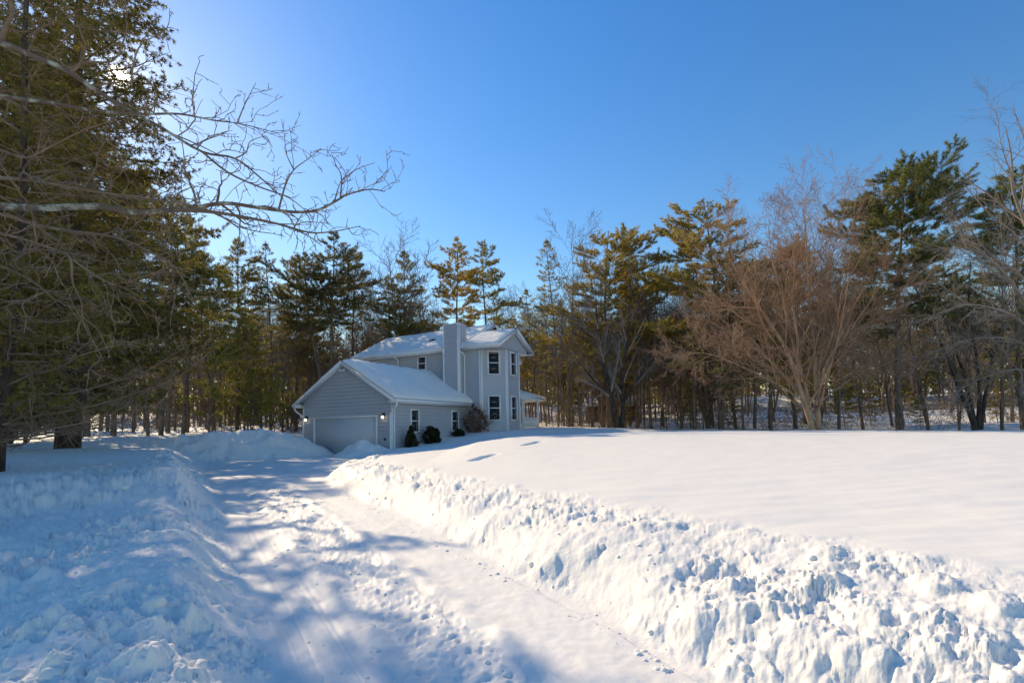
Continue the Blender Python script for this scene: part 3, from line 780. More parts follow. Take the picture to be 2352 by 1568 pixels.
def tufts(r, P, D, n, ln, wd, spread=.9, tint=(.55, 1.35)):
    """needle tufts: n thin triangles around each direction"""
    k = len(P); P = np.repeat(P, n, 0); Dr = np.repeat(D, n, 0)
    d = Dr + r.normal(size=Dr.shape) * spread; d /= np.linalg.norm(d, axis=1)[:, None] + 1e-9
    w = np.cross(d, r.normal(size=d.shape)); w /= np.linalg.norm(w, axis=1)[:, None] + 1e-9
    l = ln * (.6 + .8 * r.rand(len(d)))[:, None]; w = w * wd * (.7 + .6 * r.rand(len(d)))[:, None]
    V = np.stack([P - d * l * .15, P + d * l * .4 + w, P + d * l, P + d * l * .4 - w], 1).reshape(-1, 3)
    i = np.arange(len(d)) * 4
    Fq = np.stack([i, i + 1, i + 2, i + 3], -1)
    t = np.repeat(tint[0] + (tint[1] - tint[0]) * r.rand(k), n)
    warm = np.repeat(r.rand(k), n)
    T = np.stack([t * (1 + .18 * warm), t, t * (1 - .25 * warm)], -1)
    return V, Fq, np.repeat(T, 4, 0)

HOLD = bpy.data.objects
def make_tree(name, trunkV, trunkF, bm, crowns):
    root = empty(name, (0, 0, 0))
    link("trunk", mesh("trunk", trunkV, trunkF, bm, True), root)
    for cn, V, Fc, m, t in crowns: link(cn, mesh(cn, V, Fc, m, False, t), root)
    return root

def pine(seed, H=20, hb=.42, wid=3.2, r0=.2, dens=1.25, needle='needle', layered=.75, top=.25, nl=.24, nw=.013, dead=8, forks=1, gap=.70, ntuft=17, step=.17):
    r = np.random.RandomState(seed); tr = []; lim = []; P = []; D = []
    for f in range(forks):
        base = np.array([0, 0, -.5]); d = np.array([0, 0, 1.])
        if f: d = unit(np.array([math.cos(f * 2.3), math.sin(f * 2.3), 4.5])); base = np.array([.1 * math.cos(f * 2.3), .1 * math.sin(f * 2.3), .2])
        hh = (H if f == 0 else H * (.8 + .12 * r.rand()))
        tk = stick(r, base, d, hh + .5, r0, .025, 12, .022, .012); tr.append(tk)
        z = hb
        while z < .985:
            tt = (z - hb) / (1 - hb)
            Lb = wid * (top + (1 - top) * (1 - tt) ** .8) * min(1, .55 + 3 * tt) * min(1, .10 + 4.5 * (1 - tt)) * (.6 + .6 * r.rand())
            p, dd, rr = point_on(tk, (z * hh + .5) / (hh + .5)); a0 = r.rand() * 6.28; nb = r.randint(3, 6)
            for b in range(nb):
                if r.rand() < .13: continue
                a = a0 + b * 6.28 / nb + r.normal() * .25; el = -.12 + .55 * tt + r.normal() * .1
                L = Lb * (.6 + .7 * r.rand())
                st = stick(r, p, (math.cos(a) * math.cos(el), math.sin(a) * math.cos(el), math.sin(el)), L, max(.02, rr * .38), .008, 6, .07, .045 * layered)
                lim.append((0, st))
                ns = int(max(4, L * 4.2) * dens)
                for k in range(ns):
                    t = .25 + .75 * (k + r.rand()) / ns
                    q, qd, qr = point_on(st, min(t, .99)); sgn = 1 if k % 2 else -1
                    side = unit(np.cross(qd, [0, 0, 1])) * sgn
                    sd = unit(qd * .75 + side * .8 + np.array([0, 0, .12 + r.normal() * .18]))
                    sl = L * .34 * (1.15 - .7 * t) * (.6 + .7 * r.rand()) + .15
                    s2 = stick(r, q, sd, sl, .011, .005, 3, .12, .05); lim.append((1, s2))
                    m = max(2, int(sl / step * dens))
                    for j in range(m):
                        u = .25 + .75 * (j + r.rand()) / m; pp, pd, _ = point_on(s2, min(u, .99)); P.append(pp); D.append(pd + np.array([0, 0, .25]))
                P.append(st[0][-1]); D.append(unit(st[0][-1] - st[0][-2]))
            z += gap / H * (.75 + .5 * r.rand()) * (1.25 - .5 * tt)
        P.append(tk[0][-1]); D.append(np.array([0, 0, 1.]))
        for k in range(dead):
            z = hb * (.25 + .75 * r.rand()); p, dd, rr = point_on(tk, z); a = r.rand() * 6.28
            s2 = stick(r, p, (math.cos(a), math.sin(a), -.1), .6 + 1.6 * r.rand(), .022, .006, 4, .12, 0); lim.append((0, s2))
            for j in range(3):
                q, qd, _ = point_on(s2, .3 + .6 * r.rand()); lim.append((1, stick(r, q, unit(qd + r.normal(size=3) * .7), .5, .01, .005, 3, .15, 0)))
    TV, TF = tubes(tr, 8)
    LV, LF_ = by_level(lim, {0: 4, 1: 3})
    V, Fq, T = tufts(r, np.array(P), np.array(D), ntuft, nl, nw)
    return make_tree("pine_tree", TV, TF, M['bark'], [("branches", LV, LF_, M['twiggrey'], None), ("foliage", V, Fq, M[needle], T)])

def bare(seed, H=17, r0=.16, wid=.42, mat_='twiggrey', hb=.35, n1=16, up=.05, dens=1.0, bark='bark', forks=1, a1=(.5, .95)):
    r = np.random.RandomState(seed); tr = []; out = []
    for f in range(forks):
        d = np.array([r.normal() * .03, r.normal() * .03, 1.]); base = np.array([0, 0, -.5])
        if f: d = unit(np.array([math.cos(f * 2.2) * .35, math.sin(f * 2.2) * .35, 1])); base = np.array([0, 0, .3])
        hh = H * (1 if f == 0 else .78 + .15 * r.rand())
        tk = stick(r, base, d, hh, r0 * (1 if f == 0 else .75), .015, 12, .045, .02); tr.append(tk)
        spec = [(n1, wid, a1[0], a1[1], hb, .09, up, 5), (int(9 * dens), .46, .45, .95, .2, .13, up * .7, 4), (int(7 * dens), .5, .4, .9, .15, .16, up * .5, 3)]
        ramify(r, tk, hh, 0, spec, out, .011)
    TV, TF = tubes(tr, 8)
    LV, LF_ = by_level(out, {0: 5, 1: 3, 2: 3})
    return make_tree("bare_tree", TV, TF, M[bark], [("branches", LV, LF_, M[mat_], None)])

def place(proto, px, Y, top=None, height=None, base_h=20., rot=None, label=None, cat="tree", group=None, wide=1.0, dz=0., x=None):
    """stand a copy of a tree on the snow at depth Y"""
    g = at(px, 960, Y); X = g[0] if x is None else x
    zb = gz(X, Y) + dz
    if height is None: height = at(px, top, Y)[2] - zb
    o = proto if not proto.get("used") else copy_tree(proto)
    proto["used"] = 1
    s = height / base_h
    o.location = (X, Y, zb); o.scale = (s * wide, s * wide, s); o.rotation_euler = (0, 0, rnd.random() * 6.28 if rot is None else rot)
    for k in ("label", "category", "group"):
        if k in o: del o[k]
    tag(o, label, cat, group)
    return o

# prototypes (each 20 m tall before scaling)
PA = pine(1, hb=.45, wid=4.0, r0=.21, dead=14)
PB = pine(2, hb=.55, wid=3.2, r0=.19, dead=16, layered=.9)
PC = pine(3, hb=.38, wid=3.4, r0=.17, dead=10)
PD = pine(4, hb=.55, wid=4.6, r0=.24, dead=12, forks=2, layered=1.0, needle='needledark')
PE = pine(5, hb=.32, wid=2.6, r0=.14, dead=12, dens=.8)
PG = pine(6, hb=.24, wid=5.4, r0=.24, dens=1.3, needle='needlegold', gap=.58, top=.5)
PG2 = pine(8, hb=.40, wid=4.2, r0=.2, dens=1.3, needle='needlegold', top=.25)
PK = pine(7, hb=.40, wid=5.0, r0=.30, dens=1.4, needle='needledark', gap=.44, top=.72, layered=.55)
PK2 = pine(9, hb=.28, wid=4.6, r0=.22, dens=1.3, needle='needledark', gap=.62, top=.4)
PY = pine(10, needle='needlelit', hb=.12, wid=4.2, r0=.12, dens=.9, gap=1.2, dead=2, top=.3, nl=.34, nw=.022)
BA = bare(21, H=20, r0=.2); BB = bare(22, H=20, r0=.15, wid=.3, hb=.45, up=.12, a1=(.35, .7)); BC = bare(23, H=20, r0=.17, wid=.36, hb=.3, forks=2)
BD = bare(24, H=20, r0=.12, wid=.26, hb=.25, mat_='twig', up=.08); BE = bare(25, H=20, r0=.22, wid=.38, hb=.4, mat_='twig', up=.1)
BF = bare(26, H=20, r0=.26, wid=.34, hb=.12, n1=22, mat_='twig', dens=1.15, forks=3)

G_B = "pines rising behind the house"
place(PA, 545, 42, 545, label="slim olive pine topping the woods directly beside the big left evergreens", group=G_B)
place(PE, 622, 46, 562, label="narrow pine with a thin crown on a bare trunk, right of the slim olive pine", group=G_B)
place(PC, 682, 50, 582, label="small pointed pine just before the broad twin pine over the garage", group=G_B)
place(PD, 762, 44, 528, label="broad spreading pine on twin dark trunks rising over the garage", group=G_B, wide=1.05)
place(PB, 812, 47, 560, label="pine with a bare trunk close against the broad twin pine over the garage", group=G_B)
place(PC, 925, 47, 576, label="solitary pointed pine standing over the left end of the main roof", group=G_B, rot=1.2)
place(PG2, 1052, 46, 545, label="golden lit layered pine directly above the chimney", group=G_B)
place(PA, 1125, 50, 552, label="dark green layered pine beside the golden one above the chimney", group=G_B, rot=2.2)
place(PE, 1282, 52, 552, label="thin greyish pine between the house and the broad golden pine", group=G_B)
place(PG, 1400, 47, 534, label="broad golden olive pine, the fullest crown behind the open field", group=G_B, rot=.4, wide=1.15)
place(PK2, 1465, 52, 600, label="dull green pine half hidden behind the broad golden pine", group=G_B)
place(PE, 985, 54, 655, label="spindly half bare pine left of the golden pine over the main roof", group=G_B)
G_R = "big evergreens behind the bare trees at the field edge"
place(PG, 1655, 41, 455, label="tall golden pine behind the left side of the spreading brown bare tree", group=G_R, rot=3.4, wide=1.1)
place(PK, 2065, 39, 395, label="tall dark green pine with a dense rounded top right of the brown bare tree", group=G_R, wide=.92, rot=1.0)
place(PK2, 2350, 38, 400, label="dark pine at the far right edge of the photo behind grey branches", group=G_R, wide=1.1)
place(PC, 2190, 58, 560, label="distant pine in the gap between the two dark evergreens", group=G_R)
place(PG, 1850, 50, 560, label="pine hidden behind the middle of the spreading brown bare tree", group=G_R, rot=5)
# left middle ground: lit yellow green evergreens between the big hemlocks and the garage
G_L = "evergreens at the left edge of the woods"
place(PY, 480, 33, 590, label="full yellow green evergreen lit from behind next to the big dark hemlocks", group=G_L, wide=1.0)
place(PY, 570, 40, 700, label="short bushy evergreen at the wood edge left of the garage", group=G_L, rot=2)
place(PA, 430, 46, 500, label="pine with bare lower trunk behind the yellow green evergreen", group=G_L)
place(PK2, 200, 34, 330, label="dark tall pine deep behind the big hemlocks", group=G_L)
place(PK2, 30, 26, 160, label="dark tall pine behind the big hemlocks at the left photo edge", group=G_L, rot=3)

# the woods: individual trees, three stretches
def woods(n, pxs, Ys, protos, tops, label, group, seed, wide=1.0):
    q = random.Random(seed)
    for k in range(n):
        px = pxs[0] + (pxs[1] - pxs[0]) * (k + q.random()) / n; Y = q.uniform(*Ys) 
        place(q.choice(protos), px, Y, height=q.uniform(*tops), label=label, group=group, rot=q.random() * 6.28, wide=wide * q.uniform(.85, 1.2))
woods(58, (430, 1000), (44, 80), [BA, BB, BC, BD, BE], (12, 17), "bare leafless tree in the woods behind the garage", "bare trees behind the garage", 1)
woods(24, (440, 1000), (46, 85), [PA, PB, PC, PE], (10, 16), "pine among the woods behind the garage, lower than the skyline", "pines in the woods behind the garage", 2)
woods(64, (1120, 1640), (44, 85), [BA, BB, BC, BD, BE, BF], (11, 17), "bare leafless tree in the woods beyond the porch and field", "bare trees beyond the porch", 3)
woods(20, (1180, 1640), (48, 85), [PB, PE, PC, PG2], (9, 15), "pine in the woods beyond the porch, lower than the skyline", "pines in the woods beyond the porch", 4)
woods(34, (1560, 2600), (50, 95), [BA, BC, BD, BE], (10, 18), "bare leafless tree in the woods right of the open field", "bare trees in the right woods", 5)
woods(18, (1600, 2600), (54, 95), [PA, PB, PK2, PG2], (12, 19), "pine in the far woods right of the open field", "pines in the right woods", 6)
woods(18, (1480, 2420), (37, 50), [BA, BE, BC], (11, 16), "bare tree with a dark trunk just beyond the right side of the field", "bare trees just beyond the field", 13)
woods(26, (-80, 440), (28, 70), [BA, BC, BD, BE], (9, 15), "bare leafless tree in the woods behind the big hemlocks", "bare trees in the left woods", 7)
woods(16, (-80, 440), (32, 70), [PA, PB, PK2], (12, 19), "pine in the woods behind the big hemlocks", "pines in the left woods", 8)
woods(14, (1250, 1640), (40, 48), [BD, BB], (6, 11), "thin young bare tree at the wood edge beyond the field", "young trees along the field edge", 9, .8)
woods(9, (1240, 2300), (42, 52), [PY], (2.2, 5.5), "young yellow green evergreen under the tall trees beyond the field", "young evergreens beyond the field", 10, 1.3)
woods(10, (470, 690), (36, 46), [PY, BF], (3, 7), "young undergrowth tree at the wood edge left of the garage", "young trees left of the garage", 11, 1.2)
woods(8, (700, 1000), (44, 50), [BF, BD], (7, 10), "young bushy bare tree close behind the house", "young trees close behind the house", 12, 1.1)

# far woods as one mass
def far_woods():
    r = np.random.RandomState(99); tr = []; P = []; D = []; tw = []
    for k in range(560):
        a = -1.0 + 2.15 * k / 560 + r.normal() * .01; d = r.uniform(88, 150); x, y = d * math.sin(a), d * math.cos(a)
        z = gz(x, y) if k % 4 == 0 else z
        H = r.uniform(9, 17); s = stick(r, (x, y, z - 1), (0, 0, 1), H, r.uniform(.12, .25), .04, 5, .03, .02); tr.append(s)
        for j in range(16):
            p, dd, rr = point_on(s, .15 + .8 * r.rand()); an = r.rand() * 6.28
            b = stick(r, p, (math.cos(an), math.sin(an), .5), r.uniform(1.5, 3.8), .05, .02, 3, .15, .06); tw.append(b)
            for m in range(4):
                q, qd, _ = point_on(b, .3 + .65 * r.rand()); tw.append(stick(r, q, unit(qd + r.normal(size=3) * .6), 1.3, .03, .012, 2, .1, .05))
        if r.rand() < .65:
            for j in range(150):
                h = .06 + .94 * r.rand(); p, dd, rr = point_on(s, min(h, .99)); an = r.rand() * 6.28; w = 3.0 * (1.1 - h) * r.rand() ** .6 + .2
                P.append(p + np.array([math.cos(an) * w, math.sin(an) * w, r.normal() * .3])); D.append(np.array([math.cos(an), math.sin(an), .4]))
    A = tubes(tr, 5); B = tubes(tw, 3); C_ = tufts(r, np.array(P), np.array(D), 4, .75, .13)
    V, Fq = merge([A, B]); me = mesh("far_woods", V, Fq, M['twig'])
    o = link("far_woods", me); tag(o, "hazy mass of distant trees closing the view beyond the nearer woods", "woods", None, "stuff")
    f = link("foliage", mesh("foliage", C_[0], C_[1], M['needle'], False, C_[2]), o); f["kind"] = "stuff"
far_woods()

# brush along the wood floor
def underbrush():
    r = np.random.RandomState(5); tw = []
    for k in range(800):
        px = r.uniform(-60, 2600); Y = r.uniform(40, 85)
        if 690 < px < 1240 and Y < 50: Y = r.uniform(52, 85)
        g = at(px, 960, Y); z = zbase(np.array([g[0]]), np.array([Y]))[0] - .1
        for j in range(5):
            s = stick(r, (g[0] + r.normal() * .5, Y + r.normal() * .5, z), (r.normal() * .8, r.normal() * .8, 1), r.uniform(.6, 3.0), .014, .006, 4, .16, .02); tw.append(s)
            for m in range(4):
                q, qd, _ = point_on(s, .35 + .6 * r.rand()); tw.append(stick(r, q, unit(qd + r.normal(size=3) * .6), .9, .013, .006, 2, .12, .03))
    V, Fq = tubes(tw, 3)
    tag(link("underbrush", mesh("underbrush", V, Fq, M['twig'])), "tangle of thin bare saplings and brush on the snowy wood floor", "underbrush", None, "stuff")
underbrush()

# ------------------------------------------------------------------ the big hemlocks at the left
def hemlock(seed, H, R, hb, gap=.5, r0=.3, dens=1.0, nt=8, sunhole=None):
    r = np.random.RandomState(seed); tr = []; lim = []; P = []; D = []
    tk = stick(r, (0, 0, -.5), (0, 0, 1), H + .5, r0, .03, 14, .018, .012); z = hb
    while z < H * .985:
        tt = (z - hb) / (H - hb)
        Lb = R * (.3 + .7 * (1 - tt) ** .6) * (.75 + .35 * r.rand())
        p, dd, rr = point_on(tk, (z + .5) / (H + .5)); a0 = r.rand() * 6.28; nb = r.randint(3, 6)
        for b in range(nb):
            a = a0 + b * 6.28 / nb + r.normal() * .3; el = -.05 + .5 * tt + r.normal() * .12
            L = Lb * (.55 + .6 * r.rand()); lo_ = z < 4
            if lo_: el = max(el, .02)
            st = stick(r, p, (math.cos(a) * math.cos(el), math.sin(a) * math.cos(el), math.sin(el)), L, max(.025, rr * .28), .008, 8, .07, .03 if lo_ else .012, 0 if lo_ else .02 * (1 - tt))
            lim.append((0, st)); ns = int(max(5, L * 4.6) * dens)
            for k in range(ns):
                t = .15 + .85 * (k + r.rand()) / ns; q, qd, qr = point_on(st, min(t, .99)); sgn = 1 if k % 2 else -1
                sd = unit(qd * .8 + unit(np.cross(qd, [0, 0, 1])) * sgn * .8 + np.array([0, 0, r.normal() * .25 - .05]))
                sl = L * .30 * (1.2 - .8 * t) * (.5 + .8 * r.rand()) + .2
                s2 = stick(r, q, sd, sl, .012, .004, 4, .14, -.02); lim.append((1, s2))
                if r.rand() < .12 + .25 * (t < .35): continue
                m = max(3, int(sl / .105 * dens))
                for j in range(m):
                    pp, pd, _ = point_on(s2, min(.12 + .88 * (j + r.rand()) / m, .99)); P.append(pp + r.normal(size=3) * .035); D.append(pd * .8 + np.array([0, 0, .08]))
        z += gap * (.7 + .6 * r.rand())
    for k in range(26):
        z = hb + r.rand() * 3.2 - .6; p, dd, rr = point_on(tk, (z + .5) / (H + .5)); a = r.rand() * 6.28
        s2 = stick(r, p, (math.cos(a), math.sin(a), -.15), 1.5 + 3 * r.rand(), .028, .006, 7, .1, .045); lim.append((0, s2))
        for j in range(9):
            q, qd, _ = point_on(s2, .2 + .78 * r.rand()); lim.append((1, stick(r, q, unit(qd + r.normal(size=3) * .5), .3 + .7 * r.rand(), .009, .004, 4, .15, .03)))
    P = np.array(P); D = np.array(D); k_ = P[:, 2] > .95; P, D = P[k_], D[k_]
    if sunhole is not None:
        o, d = sunhole; q = P - o; keep = np.linalg.norm(q - (q @ d)[:, None] * d, axis=1) > .08 + .16 * r.rand(len(P)) ** 2; P, D = P[keep], D[keep]
    TV, TF = tubes([tk], 12); LV, LF_ = by_level(lim, {0: 5, 1: 3}); V, Fq, T = tufts(r, P, D, nt, .115, .0105, .8)
    return make_tree("hemlock", TV, TF, M['barkdark'], [("branches", LV, LF_, M['branch'], None), ("foliage", V, Fq, M['hemlock'], T)])

g1 = np.array([-14.3, 16.0, gz(-14.3, 16.0)])
h1 = hemlock(41, 20.5, 4.5, 1.1, gap=.38, r0=.36, dens=1.25, nt=15, sunhole=(-g1, sdir)); h1.location = g1
tag(h1, "huge dark hemlock with a thick trunk, the sun shining through its upper branches", "tree", "big dark hemlocks at the left")
h2 = hemlock(42, 15.0, 3.6, 1.1, gap=.5, r0=.13, nt=13)
h2["used"] = 1
def hput(o, x, y, s, rot, label):
    o.location = (x, y, gz(x, y)); o.scale = (s, s, s); o.rotation_euler = (0, 0, rot)
    for k in ("label", "category", "group"):
        if k in o: del o[k]
    tag(o, label, "tree", "big dark hemlocks at the left")
hput(h2, -9.9, 9.6, .8, 0, "slim hemlock on a thin leaning trunk, nearest the shaded snow bank")
hput(copy_tree(h2), -19.8, 19.5, 1.05, 2, "hemlock on a slender reddish trunk just left of the huge one")
hput(copy_tree(h2), -15.9, 12.9, 1.05, 4, "hemlock at the left photo edge in front of the huge one")
hput(copy_tree(h2), -24.0, 24.5, .72, 1, "shorter hemlock half hidden behind the huge trunk")
h3 = copy_tree(h1); hput(h3, -21.5, 21.0, .9, 2.5, "large hemlock filling the upper left corner behind the others")

# ------------------------------------------------------------------ limbs traced as real branches in depth
def limb(pts, r0, r1, sub=4):
    W = np.array([at(px, py, Y) for px, py, Y in pts]); n = len(W)
    t = np.arange(n); tt = np.linspace(0, n - 1, (n - 1) * sub + 1)
    out = np.zeros((len(tt), 3))
    for i, u in enumerate(tt):                   # Catmull-Rom
        k = min(int(u), n - 2); f = u - k
        p0, p1, p2, p3 = W[max(k - 1, 0)], W[k], W[k + 1], W[min(k + 2, n - 1)]
        out[i] = .5 * (2 * p1 + (p2 - p0) * f + (2 * p0 - 5 * p1 + 4 * p2 - p3) * f * f + (3 * p1 - p0 - 3 * p2 + p3) * f ** 3)
    return out, r0 + (r1 - r0) * np.linspace(0, 1, len(tt)) ** .8

def twigs(r, st, per_m, lo, hi, out, up=.0, t0=.1, depth=3, rmin=.0030, ang=(.5, 1.15), lvl=1, flat=1.0):
    L = np.linalg.norm(np.diff(st[0], axis=0), axis=1).sum(); n = max(1, int(L * per_m))
    for k in range(n):
        t = t0 + (1 - t0) * (k + r.rand()) / n; p, d, rr = point_on(st, min(t, .995))
        v = r.normal(size=3); v[1] *= flat; v = unit(np.cross(d, v)); a = ang[0] + (ang[1] - ang[0]) * r.rand()
        nd = d * math.cos(a) + v * math.sin(a); nd[2] += up
        l = lo + (hi - lo) * r.rand() ** 1.6
        c = stick(r, p, nd, l, max(min(rr * .6, .007 + l * .011), rmin * 1.5), rmin, 6, .24, up * .25); out.append((lvl, c))
        if depth > 1: twigs(r, c, per_m * (1.15 if depth == 3 else 1.3), lo * .45, hi * .42, out, up * .6, .2, depth - 1, rmin, ang, min(lvl + 1, 3), flat)

r = np.random.RandomState(77)
tx, ty = at(-330, 900, 5.4)[0], 5.4; tz = gz(tx, ty)
trunk = stick(r, (tx, ty, tz - .4), (.05, 0, 1), 11.5, .24, .02, 14, .03, .02)
LM = [  # limbs: (pixel x, pixel y, depth) from trunk outwards, base radius, tip radius
    ([(-330, 520, 5.4), (-120, 478, 5.3), (0, 474, 5.3), (94, 478, 5.3), (225, 474, 5.4), (300, 487, 5.5), (375, 484, 5.6), (442, 478, 5.7), (517, 467, 5.8), (600, 478, 5.9), (675, 487, 6.0), (731, 482, 6.1), (780, 457, 6.2), (795, 448, 6.2), (847, 435, 6.3), (884, 440, 6.3)], .052, .006),
    ([(400, 482, 5.6), (480, 486, 5.6), (562, 499, 5.6), (637, 514, 5.65), (712, 534, 5.7), (769, 531, 5.75), (828, 519, 5.8)], .026, .004),
    ([(560, 499, 5.6), (637, 514, 5.6), (705, 540, 5.55), (739, 565, 5.5)], .015, .004),
    ([(640, 482, 5.95), (656, 424, 6.0), (675, 390, 6.0), (705, 367, 6.0), (737, 342, 6.0)], .013, .003),
    ([(675, 390, 6.0), (660, 360, 6.05), (652, 335, 6.1)], .009, .003),
    ([(782, 455, 6.2), (784, 405, 6.2), (772, 380, 6.2), (761, 350, 6.25)], .011, .003),
    ([(785, 415, 6.2), (817, 390, 6.2), (861, 374, 6.2)], .008, .003),
    ([(-330, 240, 5.4), (-100, 205, 5.9), (0, 221, 6.0), (112, 236, 6.1), (225, 255, 6.2), (330, 262, 6.3), (412, 262, 6.4), (487, 276, 6.5), (555, 285, 6.6), (640, 307, 6.7)], .036, .004),
    ([(545, 283, 6.6), (560, 245, 6.6), (575, 215, 6.6), (588, 190, 6.6)], .010, .003),
    ([(-330, 60, 5.4), (-100, 70, 5.2), (0, 97, 5.1), (56, 120, 5.1), (150, 161, 5.2), (225, 210, 5.3), (307, 259, 5.4), (375, 296, 5.5), (465, 349, 5.6), (540, 364, 5.7), (600, 410, 5.75), (650, 455, 5.8)], .042, .006),
    ([(465, 349, 5.6), (525, 397, 5.6), (600, 431, 5.65), (665, 455, 5.7), (720, 500, 5.7)], .016, .004),
    ([(540, 364, 5.7), (565, 350, 5.8), (575, 325, 5.85), (610, 312, 5.9)], .010, .003),
    ([(0, 97, 5.1), (14, 60, 5.1), (28, 30, 5.1), (20, -20, 5.1)], .028, .015),
    ([(150, 161, 5.2), (200, 143, 5.3), (259, 140, 5.4), (285, 90, 5.5), (292, 40, 5.5), (282, -15, 5.5)], .014, .006),
    ([(300, 200, 5.4), (307, 146, 5.5), (326, 101, 5.5), (382, 67, 5.6), (390, 20, 5.6)], .012, .003),
    ([(-330, 470, 5.4), (-100, 410, 4.6), (0, 409, 4.5), (86, 416, 4.5), (187, 435, 4.6), (262, 446, 4.7), (340, 455, 4.8), (430, 470, 5.0)], .026, .005),
    ([(-330, 530, 5.4), (-100, 480, 4.9), (0, 492, 4.8), (75, 514, 4.8), (150, 529, 4.8), (262, 544, 4.9), (337, 574, 5.0), (400, 612, 5.1), (430, 660, 5.1)], .026, .004),
    ([(-330, 570, 5.4), (-100, 525, 4.6), (0, 536, 4.4), (94, 562, 4.4), (150, 585, 4.4), (230, 640, 4.5), (300, 665, 4.6)], .022, .004),
    ([(120, 572, 4.4), (160, 590, 4.4), (167, 648, 4.4), (187, 695, 4.4), (190, 738, 4.4), (217, 788, 4.4), (239, 830, 4.4)], .012, .003),
    ([(187, 735, 4.4), (178, 760, 4.4), (182, 790, 4.4)], .007, .003),
    ([(-330, 640, 5.4), (-100, 590, 5.8), (0, 610, 5.9), (80, 650, 5.9), (130, 690, 5.9), (200, 720, 5.9)], .022, .004),
    ([(-330, 380, 5.4), (-80, 330, 5.6), (0, 345, 5.6), (60, 362, 5.6), (110, 340, 5.6), (190, 300, 5.7), (250, 280, 5.7)], .024, .004),
]
limbs = []; tw = []
for pts, a, b in LM:
    L_ = limb(pts, a, b); limbs.append(L_)
    long = len(pts) > 6
    right = pts[-1][0] > 500
    twigs(r, L_, 5.5 if right else 6.0, .12, .95 if long else .55, tw, up=.10 if right else -.05, t0=.34 if pts[0][0] < -200 else .1, flat=.7)
bt = empty("bare_tree", (tx, ty, tz))
tag(bt, "leafless tree leaning in from the left edge with long lichen spotted limbs against the sky", "tree")
def rel(V): return V - np.array([tx, ty, tz])
V, Fq = tubes([trunk], 12); link("trunk", mesh("trunk", rel(V), Fq, M['lichen'], True), bt)
for L_ in limbs[:1] + limbs[7:8] + limbs[9:10]:
    V, Fq = tubes([L_], 8); link("limb", mesh("limb", rel(V), Fq, M['lichen'], True), bt)
A = tubes(limbs[1:7] + limbs[8:9] + limbs[10:], 6); B = by_level(tw, {1: 4, 2: 3, 3: 3})
link("branches", mesh("branches", rel(np.concatenate([A[0], B[0]])), [A[1]] + [f + len(A[0]) for f in B[1]], M['branch'], True), bt)

# low dead boughs sweeping from the slim hemlock
r = np.random.RandomState(78); tw = []; sw = []
for pts, a, b in [([(-60, 1030, 9.2), (0, 1015, 9.2), (100, 988, 9.2), (200, 968, 9.3), (283, 935, 9.4), (372, 860, 9.5)], .03, .006),
                  ([(60, 1003, 9.6), (133, 991, 9.5), (233, 981, 9.4), (317, 955, 9.4), (372, 919, 9.4), (395, 880, 9.4)], .024, .005),
                  ([(45, 960, 9.6), (120, 950, 9.5), (220, 930, 9.4), (320, 900, 9.3), (410, 865, 9.2), (470, 820, 9.2)], .022, .005),
                  ([(45, 900, 9.6), (150, 905, 9.5), (250, 880, 9.3), (330, 855, 9.2), (420, 800, 9.1)], .02, .005),
                  ([(45, 930, 9.6), (20, 925, 9.0), (-60, 940, 8.6)], .02, .006),
                  ([(45, 860, 9.6), (120, 850, 9.2), (190, 815, 9.0), (280, 790, 8.9)], .02, .005)]:
    L_ = limb(pts, a, b); sw.append(L_); twigs(r, L_, 8, .12, .8, tw, up=.02, flat=.8)
A = tubes(sw, 6); B = by_level(tw, {1: 3, 2: 3, 3: 3}); o0 = np.array(h2.location)
link("dead_boughs", mesh("dead_boughs", (np.concatenate([A[0], B[0]]) - o0) / .8, [A[1]] + [f + len(A[0]) for f in B[1]], M['twig'], True), h2)

# ------------------------------------------------------------------ bare trees at the field edge, right
def limb_tree(name, base, stems, spec, m_trunk, m_twig, label, seed, rmin, group=None, extra=None):
    r = np.random.RandomState(seed); o = empty(name, base); base = np.array(base); S_ = []; out = []
    for pts, a, b in stems:
        L_ = limb(pts, a, b); S_.append(L_); L = np.linalg.norm(np.diff(L_[0], axis=0), axis=1).sum()
        ramify(r, L_, L, 0, spec, out, rmin)
    V, Fq = tubes(S_, 8); link("trunk", mesh("trunk", V - base, Fq, M[m_trunk], True), o)
    V, Fq = by_level(out, {0: 4, 1: 3, 2: 3, 3: 3}); link("branches", mesh("branches", V - base, Fq, M[m_twig], True), o)
    tag(o, label, "tree", group); return o

